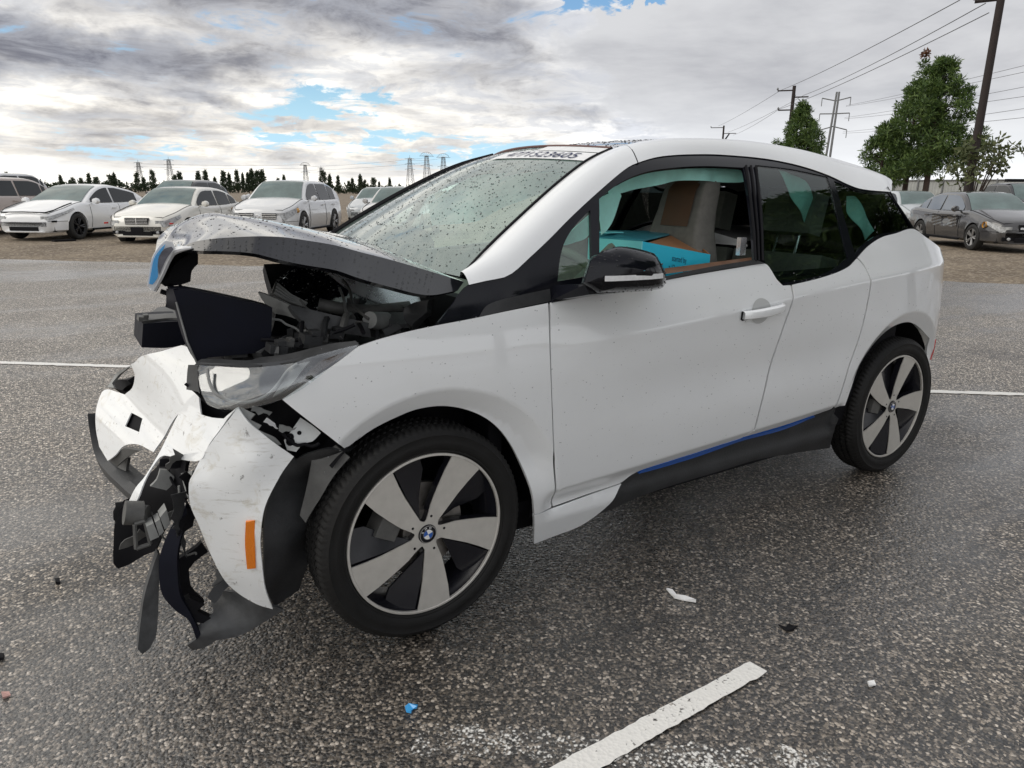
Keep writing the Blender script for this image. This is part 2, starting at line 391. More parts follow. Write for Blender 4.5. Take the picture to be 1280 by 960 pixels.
# outlines of the wrecked car in metres: (x, z) on the body side or (x, y, z)
D = {
 'fender': [(-0.18,0.956),(-0.098,0.974),(0.011,0.989),(0.181,1.004),(0.279,1.014),(0.445,1.028),(0.437,0.926),(0.436,0.798),(0.443,0.663),(0.452,0.55),(0.49,0.306),(0.405,0.308),(0.378,0.42),(0.343,0.516),(0.289,0.609),(0.231,0.672),(0.156,0.718),(0.069,0.746),(-0.018,0.749),(-0.082,0.734),(-0.154,0.71),(-0.224,0.673),(-0.24,0.67),(-0.287,0.719),(-0.359,0.793),(-0.395,0.832),(-0.319,0.876),(-0.244,0.916),(-0.194,0.947)],
 'door': [(0.455,1.029),(0.559,1.038),(0.733,1.051),(0.983,1.069),(1.107,1.078),(1.348,1.092),(1.516,1.1),(1.536,1.087),(1.562,1.038),(1.59,1.013),(1.636,1.012),(1.634,0.968),(1.621,0.921),(1.583,0.811),(1.537,0.651),(1.502,0.519),(1.489,0.421),(1.445,0.39),(1.321,0.383),(1.211,0.376),(1.003,0.367),(0.892,0.36),(0.842,0.34),(0.813,0.325),(0.664,0.317),(0.498,0.307),(0.457,0.549),(0.448,0.663),(0.441,0.771),(0.443,0.926)],
 'rear_door': [(1.65,1.013),(1.799,1.025),(1.957,1.044),(2.066,1.067),(2.133,1.094),(2.163,1.064),(2.179,1.017),(2.183,0.982),(2.181,0.93),(2.166,0.842),(2.135,0.719),(2.088,0.595),(2.052,0.453),(2.04,0.422),(1.923,0.411),(1.717,0.396),(1.456,0.393),(1.5,0.419),(1.513,0.517),(1.548,0.649),(1.593,0.81),(1.632,0.92),(1.644,0.967)],
 'quarter': [(2.143,1.098),(2.248,1.142),(2.377,1.177),(2.502,1.191),(2.686,1.208),(2.8,1.165),(2.92,1.125),(3.05,1.095),(3.18,1.075),(3.26,1.06),(3.275,0.9),(3.275,0.7),(3.24,0.55),(3.18,0.46),(3.08,0.41),(3.0,0.395),(2.965,0.42),(2.95,0.5),(2.899,0.652),(2.752,0.726),(2.625,0.767),(2.506,0.769),(2.402,0.746),(2.3,0.69),(2.206,0.61),(2.144,0.502),(2.124,0.428),(2.066,0.425),(2.066,0.45),(2.099,0.594),(2.146,0.718),(2.177,0.841),(2.192,0.929),(2.194,0.982),(2.188,1.017),(2.173,1.066)],
 'side_sill': [(0.404,0.305),(0.494,0.302),(0.666,0.312),(0.814,0.32),(0.788,0.292),(0.74,0.241),(0.688,0.205),(0.631,0.182),(0.535,0.173),(0.441,0.164)],
 'accent_strip': [(0.892,0.346),(0.897,0.355),(1.004,0.364),(1.212,0.373),(1.451,0.386),(1.72,0.387),(1.926,0.404),(1.944,0.395),(1.727,0.371),(1.457,0.37),(1.218,0.352),(1.01,0.345)],
 'rocker': [(0.69,0.202),(0.741,0.239),(0.789,0.29),(0.817,0.321),(0.888,0.344),(1.01,0.344),(1.219,0.35),(1.458,0.368),(1.728,0.368),(1.945,0.393),(2.119,0.411),(2.121,0.355),(2.137,0.267),(2.176,0.185),(1.93,0.217),(1.603,0.25),(1.344,0.248),(1.104,0.247),(0.92,0.236),(0.801,0.214)],
 'black_side': [(0.049,0.99),(0.112,1.046),(0.182,1.101),(0.316,1.117),(0.404,1.163),(0.5,1.217),(0.602,1.278),(0.712,1.339),(0.829,1.399),(0.929,1.446),(0.993,1.469),(1.156,1.502),(1.402,1.519),(1.601,1.52),(1.8,1.512),(1.995,1.488),(2.159,1.451),(2.272,1.412),(2.365,1.392),(2.604,1.381),(2.71,1.213),(2.683,1.205),(2.499,1.187),(2.375,1.173),(2.252,1.138),(2.144,1.094),(2.07,1.063),(1.959,1.041),(1.798,1.02),(1.65,1.008),(1.577,1.008),(1.548,1.033),(1.519,1.082),(1.505,1.096),(1.347,1.087),(1.106,1.073),(0.982,1.065),(0.731,1.046),(0.46,1.024),(0.278,1.01),(0.18,1.0)],
 'hole_front': [(0.7,1.166),(0.767,1.345),(0.872,1.394),(1.0,1.433),(1.135,1.455),(1.364,1.471),(1.601,1.471),(1.56,1.374),(1.507,1.22),(1.461,1.107),(1.351,1.1),(1.183,1.092),(1.033,1.083),(0.847,1.07),(0.668,1.057)],
 'hole_tri': [(0.501,1.09),(0.53,1.155),(0.574,1.215),(0.638,1.265),(0.713,1.309),(0.645,1.104),(0.594,1.097)],
 'hole_rear': [(1.69,1.484),(1.916,1.472),(2.151,1.444),(2.108,1.292),(2.077,1.098),(1.948,1.058),(1.787,1.032),(1.582,1.02),(1.555,1.057),(1.523,1.106)],
 'hole_quarter': [(2.186,1.428),(2.372,1.377),(2.591,1.375),(2.696,1.217),(2.522,1.199),(2.365,1.189),(2.213,1.146),(2.137,1.113),(2.152,1.274)],
 'belt_strip': [(0.698,1.052),(0.989,1.084),(1.186,1.102),(1.403,1.115),(1.46,1.117),(1.512,1.102),(1.35,1.096),(1.108,1.082),(0.981,1.072),(0.715,1.05)],
 'trim_line': [(0.194,1.005),(0.218,1.032),(0.257,1.046),(0.346,1.058),(0.464,1.07),(0.459,1.033),(0.308,1.018)],
 'crease': [(0.468,0.88),(0.749,0.895),(1.228,0.931),(1.638,0.964),(2.182,1.0),(2.768,1.037)],
 'lowcrease': [(0.487,0.386),(0.882,0.399),(1.475,0.421),(2.053,0.444)],
 'bandlow': [(0.176,1.099),(0.243,1.108),(0.316,1.117),(0.404,1.163),(0.5,1.217),(0.602,1.278),(0.712,1.339),(0.829,1.399),(0.929,1.446),(0.993,1.469),(1.156,1.502),(1.402,1.519),(1.601,1.52),(1.8,1.512),(1.995,1.488),(2.159,1.451),(2.272,1.412),(2.365,1.392),(2.604,1.381)],
 'handle': [(1.327,0.935),(1.576,0.947),(1.57,0.912),(1.331,0.901)],
 'recess': [(1.438,0.917)],
 'amber': [(-0.513,0.498),(-0.49,0.501),(-0.494,0.445),(-0.496,0.347),(-0.518,0.348),(-0.519,0.429)],
 'redref': [(2.903,0.698)],
 'mirrorbase': [(0.458,1.031),(0.481,1.079),(0.593,1.092),(0.654,1.081),(0.644,1.043)],
 'mirror': [(0.441,-1.0,1.109),(0.468,-1.0,1.183),(0.515,-1.0,1.2),(0.578,-1.0,1.213),(0.659,-1.0,1.204),(0.736,-1.0,1.186),(0.763,-1.0,1.16),(0.793,-1.0,1.117),(0.793,-1.0,1.092),(0.778,-1.0,1.071),(0.712,-1.0,1.068),(0.501,-1.0,1.075)],
 'mirror_ind': [(0.502,-1.05,1.123),(0.738,-1.05,1.119)],
 'ws_edge': [(0.203,-0.707,1.111),(0.321,-0.67,1.193),(0.493,-0.617,1.297),(0.642,-0.568,1.38),(0.781,-0.521,1.449),(0.882,-0.485,1.49),(1.017,-0.438,1.529)],
 'band_up': [(1.307,-0.42,1.575),(1.491,-0.42,1.585),(1.793,-0.42,1.589),(2.193,-0.42,1.568),(2.519,-0.42,1.533),(2.735,-0.42,1.495),(2.894,-0.42,1.446)],
 'hood_low': [(-0.615,-0.36,1.084),(-0.59,-0.38,1.129),(-0.571,-0.4,1.171),(-0.558,-0.42,1.197),(-0.509,-0.47,1.2),(-0.386,-0.55,1.195),(-0.314,-0.585,1.175),(-0.255,-0.61,1.161),(-0.172,-0.64,1.144),(-0.114,-0.66,1.121),(-0.026,-0.685,1.092),(0.088,-0.705,1.062),(0.182,-0.72,1.072)],
 'hood_crease': [(-0.626,-0.35,1.089),(-0.6,-0.375,1.14),(-0.58,-0.395,1.18),(-0.557,-0.41,1.2),(-0.502,-0.455,1.226),(-0.383,-0.53,1.239),(-0.304,-0.565,1.238),(-0.244,-0.59,1.229),(-0.161,-0.62,1.213),(-0.099,-0.645,1.194),(-0.015,-0.665,1.17),(0.097,-0.69,1.134),(0.207,-0.715,1.097)],
 'hood_top0': [(-0.489,0.0,1.243),(-0.402,0.0,1.284),(-0.338,0.0,1.283),(-0.259,0.0,1.274),(-0.177,0.0,1.26),(-0.093,0.0,1.242),(-0.006,0.0,1.219),(0.097,0.1,1.195),(0.206,0.1,1.156),(0.24,-0.2,1.125),(0.212,-0.5,1.108)],
 'hood_nose': [(-0.58,0.0,1.058),(-0.572,0.0,1.103),(-0.554,0.0,1.155),(-0.527,0.0,1.202)],
 'kidney_out': [(-0.643,-0.43,1.106),(-0.633,-0.43,1.143),(-0.622,-0.43,1.181),(-0.601,-0.43,1.212),(-0.583,-0.43,1.227),(-0.565,-0.43,1.222),(-0.561,-0.43,1.204),(-0.582,-0.43,1.178),(-0.603,-0.43,1.139),(-0.626,-0.43,1.096),(-0.636,-0.43,1.096)],
 'kidney_blue': [(-0.639,-0.43,1.112),(-0.63,-0.43,1.143),(-0.619,-0.43,1.18),(-0.6,-0.43,1.205),(-0.586,-0.43,1.218),(-0.591,-0.43,1.207),(-0.606,-0.43,1.186),(-0.613,-0.43,1.155),(-0.615,-0.43,1.129),(-0.631,-0.43,1.109)],
 'kidney_in': [(-0.604,-0.43,1.188),(-0.59,-0.43,1.205),(-0.571,-0.43,1.211),(-0.567,-0.43,1.204),(-0.589,-0.43,1.176),(-0.61,-0.43,1.135),(-0.611,-0.43,1.157)],
 'hood_inner': [(-0.538,-0.3,1.189),(-0.481,-0.3,1.185),(-0.485,-0.3,1.147),(-0.504,-0.3,1.128),(-0.512,-0.3,1.095),(-0.54,-0.3,1.087),(-0.584,-0.3,1.085),(-0.589,-0.3,1.1)],
 'plate': [(-0.582,-0.46,1.092),(-0.538,-0.46,1.09),(-0.364,-0.46,1.039),(-0.315,-0.46,1.022),(-0.329,-0.46,0.917),(-0.343,-0.46,0.887),(-0.511,-0.46,0.89),(-0.54,-0.46,0.874),(-0.56,-0.46,0.942),(-0.577,-0.46,1.059)],
 'plate_side': [(-0.589,-0.36,1.087),(-0.581,-0.46,1.094),(-0.577,-0.46,1.059),(-0.54,-0.46,0.874),(-0.548,-0.4,0.899),(-0.571,-0.36,1.02),(-0.596,-0.36,1.032)],
 'beam_face': [(-0.625,0.05,0.919),(-0.552,0.05,0.919),(-0.499,0.05,0.916),(-0.486,0.05,0.834),(-0.513,0.05,0.831),(-0.565,0.05,0.828),(-0.639,0.05,0.838)],
 'beam_top': [(-0.625,0.05,0.919),(-0.522,0.5,0.896),(-0.455,0.5,0.89),(-0.481,0.05,0.914)],
 'bar': [(-0.26,-0.45,1.025),(-0.221,-0.45,1.013),(-0.024,-0.5,0.954),(-0.02,-0.5,0.906),(-0.086,-0.5,0.923),(-0.148,-0.5,0.937),(-0.219,-0.48,0.949),(-0.237,-0.47,0.983),(-0.254,-0.46,1.008)],
 'trimgrey': [(-0.317,-0.3,1.05),(-0.303,-0.32,1.046),(-0.257,-0.42,1.021),(-0.249,-0.44,1.005),(-0.234,-0.46,0.982),(-0.214,-0.46,0.944),(-0.234,-0.45,0.975),(-0.264,-0.4,0.985),(-0.285,-0.36,0.986),(-0.305,-0.32,1.018)],
 'dome': [(-0.241,-0.15,1.018),(-0.206,-0.1,1.055),(-0.129,0.0,1.069),(-0.075,0.0,1.086),(-0.014,0.0,1.081),(0.045,0.0,1.035),(0.088,-0.05,0.995),(0.195,-0.1,0.954),(0.167,-0.15,0.942),(-0.018,-0.25,0.953),(-0.119,-0.3,0.974),(-0.177,-0.3,0.995),(-0.223,-0.25,1.008)],
 'vent': [(-0.265,-0.27,1.043),(-0.232,-0.2,1.067),(-0.213,-0.25,1.032),(-0.16,-0.28,1.002),(-0.177,-0.3,0.995),(-0.234,-0.3,1.016)],
 'wedge': [(-0.063,-0.12,1.114),(0.028,-0.15,1.087),(0.188,-0.2,1.03),(0.3,-0.25,0.99),(0.257,-0.27,0.948),(0.195,-0.25,0.947),(0.04,-0.18,1.014)],
 'pipe': [(-0.123,-0.3,0.996),(-0.018,-0.33,0.97),(0.091,-0.35,0.967),(0.183,-0.36,0.97)],
 'darkback': [(-0.085,0.55,1.053),(0.089,0.55,1.042),(0.254,0.5,0.988),(0.674,0.45,0.88),(0.517,0.1,0.805),(0.165,0.1,0.754),(-0.222,0.1,0.758),(-0.163,0.1,0.93)],
 'strut': [(0.075,-0.55,0.963),(0.077,-0.55,1.002),(0.12,-0.55,1.019),(0.142,-0.6,1.03),(0.135,-0.6,0.991),(0.08,-0.6,0.95)],
 'motor': [(-0.022,-0.5,0.964),(0.053,-0.45,0.944)],
 'cable': [(-0.0,-0.2,1.059),(0.006,-0.25,1.03),(-0.021,-0.35,0.995),(-0.035,-0.45,0.984),(-0.025,-0.5,0.967)],
 'cable2': [(-0.013,-0.2,1.032),(-0.033,-0.3,1.003),(-0.063,-0.4,0.979),(-0.063,-0.45,0.968)],
 'hl': [(-0.572,-0.66,0.917),(-0.486,-0.72,0.914),(-0.431,-0.75,0.916),(-0.359,-0.775,0.922),(-0.305,-0.785,0.933),(-0.226,-0.8,0.949),(-0.179,-0.81,0.957),(-0.196,-0.81,0.939),(-0.252,-0.81,0.91),(-0.315,-0.805,0.876),(-0.387,-0.795,0.838),(-0.448,-0.785,0.822),(-0.498,-0.77,0.815),(-0.548,-0.74,0.815),(-0.567,-0.71,0.824),(-0.574,-0.69,0.848),(-0.574,-0.67,0.877)],
 'hl_top': [(-0.572,-0.62,0.911),(-0.55,-0.6,0.919),(-0.42,-0.66,0.919),(-0.343,-0.7,0.929),(-0.264,-0.74,0.949),(-0.174,-0.78,0.962),(-0.169,-0.79,0.952),(-0.221,-0.785,0.944),(-0.355,-0.755,0.916),(-0.428,-0.735,0.911),(-0.483,-0.705,0.91),(-0.57,-0.64,0.91)],
 'hl_cap': [(-0.585,-0.6,0.907),(-0.571,-0.665,0.917),(-0.578,-0.69,0.851),(-0.599,-0.62,0.844)],
 'hl_in': [(-0.531,-0.66,0.886),(-0.469,-0.68,0.893),(-0.384,-0.72,0.891),(-0.359,-0.73,0.879),(-0.375,-0.73,0.842),(-0.407,-0.73,0.82),(-0.48,-0.7,0.817),(-0.531,-0.67,0.828)],
 'hl_brown': [(-0.35,-0.8,0.862),(-0.313,-0.8,0.899),(-0.283,-0.805,0.921),(-0.232,-0.81,0.936),(-0.207,-0.81,0.942),(-0.259,-0.81,0.91),(-0.316,-0.805,0.879)],
 'hl_u': [(-0.554,-0.7,0.911),(-0.554,-0.715,0.88),(-0.545,-0.735,0.853),(-0.52,-0.755,0.837),(-0.488,-0.77,0.829),(-0.452,-0.78,0.833),(-0.419,-0.785,0.849),(-0.392,-0.785,0.876),(-0.367,-0.78,0.902),(-0.342,-0.785,0.918)],
 'hl_stripe': [(-0.414,-0.785,0.835),(-0.388,-0.785,0.869),(-0.364,-0.785,0.905),(-0.338,-0.785,0.917),(-0.309,-0.79,0.921),(-0.339,-0.8,0.896),(-0.372,-0.8,0.861)],
 'bump_side': [(-0.5,-0.765,0.817),(-0.482,-0.785,0.779),(-0.456,-0.795,0.749),(-0.422,-0.81,0.713),(-0.38,-0.82,0.672),(-0.419,-0.815,0.623),(-0.461,-0.81,0.549),(-0.48,-0.8,0.46),(-0.481,-0.785,0.362),(-0.473,-0.76,0.266),(-0.453,-0.735,0.182),(-0.49,-0.715,0.199),(-0.534,-0.69,0.237),(-0.567,-0.685,0.289),(-0.597,-0.685,0.386),(-0.616,-0.685,0.472),(-0.631,-0.685,0.536),(-0.629,-0.69,0.603),(-0.613,-0.69,0.632),(-0.595,-0.69,0.663),(-0.57,-0.71,0.708),(-0.533,-0.735,0.763)],
 'bump_front': [(-0.502,-0.765,0.816),(-0.533,-0.735,0.763),(-0.57,-0.71,0.708),(-0.595,-0.69,0.662),(-0.626,-0.59,0.641),(-0.663,-0.5,0.628),(-0.68,-0.52,0.611),(-0.723,-0.5,0.55),(-0.754,-0.48,0.49),(-0.773,-0.45,0.472),(-0.743,-0.47,0.531),(-0.714,-0.46,0.568),(-0.682,-0.42,0.613),(-0.651,-0.44,0.661),(-0.612,-0.48,0.74),(-0.588,-0.52,0.787),(-0.564,-0.58,0.823),(-0.565,-0.59,0.809),(-0.569,-0.62,0.766),(-0.549,-0.66,0.769),(-0.529,-0.7,0.777)],
 'bump_far': [(-0.556,-0.3,0.901),(-0.539,-0.36,0.903),(-0.539,-0.4,0.864),(-0.556,-0.4,0.826),(-0.551,-0.46,0.793),(-0.574,-0.44,0.757),(-0.602,-0.42,0.714),(-0.642,-0.38,0.636),(-0.675,-0.35,0.584),(-0.706,-0.26,0.573),(-0.741,-0.12,0.542),(-0.768,-0.02,0.5),(-0.791,0.02,0.468),(-0.807,0.12,0.483),(-0.807,0.22,0.522),(-0.796,0.28,0.571),(-0.767,0.32,0.628),(-0.748,0.33,0.645),(-0.727,0.28,0.653),(-0.706,0.2,0.662),(-0.684,0.12,0.697),(-0.672,0.05,0.747),(-0.676,0.05,0.776),(-0.667,0.02,0.788),(-0.647,-0.05,0.821),(-0.598,-0.2,0.864)],
 'bump_far_rim': [(-0.748,0.34,0.642),(-0.713,0.34,0.69),(-0.681,0.25,0.731),(-0.667,0.1,0.77),(-0.67,0.1,0.763),(-0.682,0.25,0.722),(-0.709,0.33,0.683),(-0.731,0.33,0.658),(-0.727,0.3,0.646)],
 'tow_hole': [(-0.701,-0.01,0.63),(-0.678,-0.125,0.637),(-0.695,-0.155,0.601),(-0.726,-0.022,0.589)],
 'curt2': [(0.891,-0.53,1.345),(0.999,-0.52,1.384),(1.013,-0.52,1.354),(0.974,-0.52,1.286),(0.925,-0.53,1.231),(0.898,-0.53,1.211)],
 'curt3': [(0.688,-0.57,1.19),(0.734,-0.57,1.231),(0.824,-0.56,1.295),(0.835,-0.56,1.226),(0.817,-0.56,1.203),(0.761,-0.57,1.191),(0.703,-0.57,1.181)],
 'fog_black': [(-0.725,0.45,0.632),(-0.723,0.4,0.618),(-0.699,0.35,0.62),(-0.67,0.3,0.653),(-0.679,0.3,0.667),(-0.699,0.4,0.653)],
 'lip_out': [(-0.822,0.42,0.528),(-0.823,0.36,0.478),(-0.823,0.26,0.419),(-0.809,0.14,0.382),(-0.775,-0.02,0.369),(-0.732,-0.2,0.365),(-0.684,-0.35,0.366)],
 'lip_in': [(-0.803,0.4,0.517),(-0.806,0.32,0.464),(-0.801,0.22,0.431),(-0.787,0.12,0.431),(-0.76,0.0,0.421),(-0.716,-0.2,0.42),(-0.667,-0.35,0.411)],
 'lip_trim': [(-0.791,0.03,0.465),(-0.768,-0.02,0.5),(-0.74,-0.1,0.535),(-0.703,-0.24,0.565),(-0.734,-0.1,0.505),(-0.767,0.0,0.443)],
 'lip_trim2': [(-0.768,0.05,0.423),(-0.729,0.0,0.468),(-0.743,0.0,0.417),(-0.737,-0.05,0.404)],
 'duct': [(-0.773,-0.45,0.472),(-0.787,-0.45,0.458),(-0.805,-0.45,0.414),(-0.818,-0.46,0.346),(-0.826,-0.47,0.285),(-0.816,-0.47,0.266),(-0.784,-0.47,0.272),(-0.751,-0.48,0.291),(-0.713,-0.5,0.31),(-0.691,-0.5,0.354),(-0.669,-0.55,0.421),(-0.628,-0.62,0.505),(-0.621,-0.64,0.526),(-0.623,-0.64,0.584),(-0.607,-0.62,0.63),(-0.622,-0.55,0.626),(-0.654,-0.48,0.602),(-0.679,-0.47,0.564),(-0.723,-0.46,0.52),(-0.754,-0.45,0.475)],
 'duct_bracket': [(-0.679,-0.52,0.594),(-0.661,-0.52,0.588),(-0.645,-0.52,0.564),(-0.654,-0.52,0.541),(-0.67,-0.52,0.528),(-0.709,-0.52,0.549),(-0.691,-0.52,0.565)],
 'duct_tri': [(-0.636,-0.6,0.601),(-0.61,-0.64,0.619),(-0.618,-0.64,0.592),(-0.629,-0.64,0.532),(-0.633,-0.6,0.566)],
 'duct_frame': [(-0.763,-0.55,0.459),(-0.737,-0.55,0.462),(-0.731,-0.55,0.388),(-0.768,-0.55,0.383)],
 'duct_box1': [(-0.737,-0.58,0.457),(-0.718,-0.58,0.462),(-0.709,-0.58,0.417),(-0.732,-0.58,0.411)],
 'duct_box2': [(-0.714,-0.58,0.463),(-0.701,-0.58,0.47),(-0.695,-0.58,0.429),(-0.708,-0.58,0.42)],
 'duct_box3': [(-0.701,-0.59,0.479),(-0.682,-0.59,0.499),(-0.677,-0.59,0.453),(-0.693,-0.59,0.44)],
 'sensor': [(-0.783,-0.52,0.486),(-0.738,-0.52,0.474)],
 'hang': [(-0.718,-0.58,0.368),(-0.712,-0.58,0.36),(-0.725,-0.58,0.273),(-0.75,-0.58,0.116),(-0.772,-0.58,0.076),(-0.792,-0.58,0.065),(-0.802,-0.58,0.086),(-0.784,-0.58,0.173),(-0.765,-0.58,0.25),(-0.735,-0.58,0.329)],
 'curved': [(-0.714,-0.6,0.371),(-0.679,-0.6,0.446),(-0.637,-0.62,0.507),(-0.626,-0.62,0.489),(-0.652,-0.62,0.435),(-0.671,-0.62,0.377),(-0.678,-0.62,0.314),(-0.679,-0.62,0.242),(-0.662,-0.62,0.187),(-0.638,-0.62,0.098),(-0.651,-0.62,0.083),(-0.665,-0.62,0.153),(-0.696,-0.61,0.194),(-0.722,-0.6,0.247),(-0.724,-0.6,0.303)],
 'strut2': [(-0.663,-0.5,0.293),(-0.607,-0.5,0.319),(-0.592,-0.5,0.331),(-0.577,-0.5,0.294),(-0.616,-0.5,0.273),(-0.636,-0.5,0.252),(-0.634,-0.5,0.188),(-0.603,-0.5,0.131),(-0.619,-0.5,0.108),(-0.657,-0.5,0.141),(-0.673,-0.5,0.193)],
 'tray': [(-0.436,-0.72,0.172),(-0.42,-0.72,0.158),(-0.471,-0.69,0.118),(-0.525,-0.655,0.08),(-0.6,-0.63,0.07),(-0.632,-0.6,0.039),(-0.66,-0.575,0.024),(-0.675,-0.585,0.052),(-0.638,-0.62,0.098),(-0.643,-0.6,0.121),(-0.615,-0.6,0.135),(-0.592,-0.6,0.146),(-0.595,-0.55,0.155),(-0.563,-0.55,0.183),(-0.535,-0.64,0.216),(-0.486,-0.7,0.194)],
 'tray_lump': [(-0.674,-0.61,0.214),(-0.653,-0.61,0.218),(-0.617,-0.61,0.184),(-0.64,-0.61,0.171),(-0.596,-0.61,0.126),(-0.61,-0.61,0.117),(-0.648,-0.61,0.136),(-0.662,-0.61,0.168)],
 'liner': [(-0.396,-0.7,0.671),(-0.355,-0.72,0.631),(-0.334,-0.74,0.65),(-0.277,-0.76,0.667),(-0.217,-0.78,0.647),(-0.176,-0.74,0.637),(-0.257,-0.7,0.481),(-0.316,-0.68,0.303),(-0.352,-0.66,0.166),(-0.434,-0.7,0.155),(-0.462,-0.72,0.247),(-0.468,-0.74,0.374),(-0.454,-0.74,0.483),(-0.424,-0.73,0.552),(-0.391,-0.72,0.6)],
 'flap': [(-0.257,-0.8,0.674),(-0.225,-0.82,0.638),(-0.276,-0.81,0.582),(-0.314,-0.8,0.521),(-0.354,-0.79,0.457),(-0.363,-0.77,0.474),(-0.342,-0.77,0.541),(-0.317,-0.77,0.637),(-0.287,-0.78,0.652)],
 'bracket': [(-0.327,-0.72,0.746),(-0.294,-0.74,0.717),(-0.281,-0.75,0.701),(-0.307,-0.75,0.68),(-0.332,-0.745,0.676),(-0.353,-0.745,0.656),(-0.375,-0.735,0.663),(-0.38,-0.73,0.69)],
 'filler': [(-0.563,-0.56,0.822),(-0.54,-0.58,0.776),(-0.467,-0.62,0.768),(-0.376,-0.66,0.79),(-0.347,-0.68,0.791),(-0.26,-0.68,0.704),(-0.234,-0.68,0.659),(-0.31,-0.66,0.582),(-0.397,-0.66,0.661),(-0.453,-0.64,0.726),(-0.476,-0.62,0.767),(-0.513,-0.6,0.739),(-0.559,-0.55,0.738)],
 'frag': [(-0.489,-0.74,0.81),(-0.459,-0.76,0.791),(-0.472,-0.76,0.777),(-0.447,-0.77,0.76),(-0.456,-0.77,0.75),(-0.416,-0.79,0.722),(-0.402,-0.79,0.701),(-0.417,-0.79,0.702),(-0.454,-0.78,0.737),(-0.481,-0.76,0.772)],
 'bx_A': [(1.025,-0.63,1.19),(1.4,-0.63,1.127),(1.075,-0.25,1.181),(1.197,-0.16,1.199),(1.642,-0.22,1.188),(1.629,-0.25,1.192)],
 'box_side': [(1.102,-0.55,1.182),(1.491,-0.55,1.111),(1.494,-0.55,1.002),(1.123,-0.55,1.024)],
 'box_end': [(1.102,-0.55,1.182),(1.188,-0.15,1.165),(1.197,-0.15,1.002),(1.122,-0.55,1.031)],
 'box_lid': [(1.147,-0.52,1.188),(1.26,-0.1,1.2),(1.593,0.0,1.184),(1.778,-0.1,1.173)],
 'lineA': [(0.756,-1.553),(0.745,-1.493),(0.008,-1.499),(0.12,-1.569)],
 'lineB': [(-1.326,4.237),(-1.321,4.093),(-0.547,3.571),(-0.539,3.674)],
 'lineC': [(4.378,-0.16),(4.28,-0.21),(4.75,-0.599),(4.855,-0.556)],
}
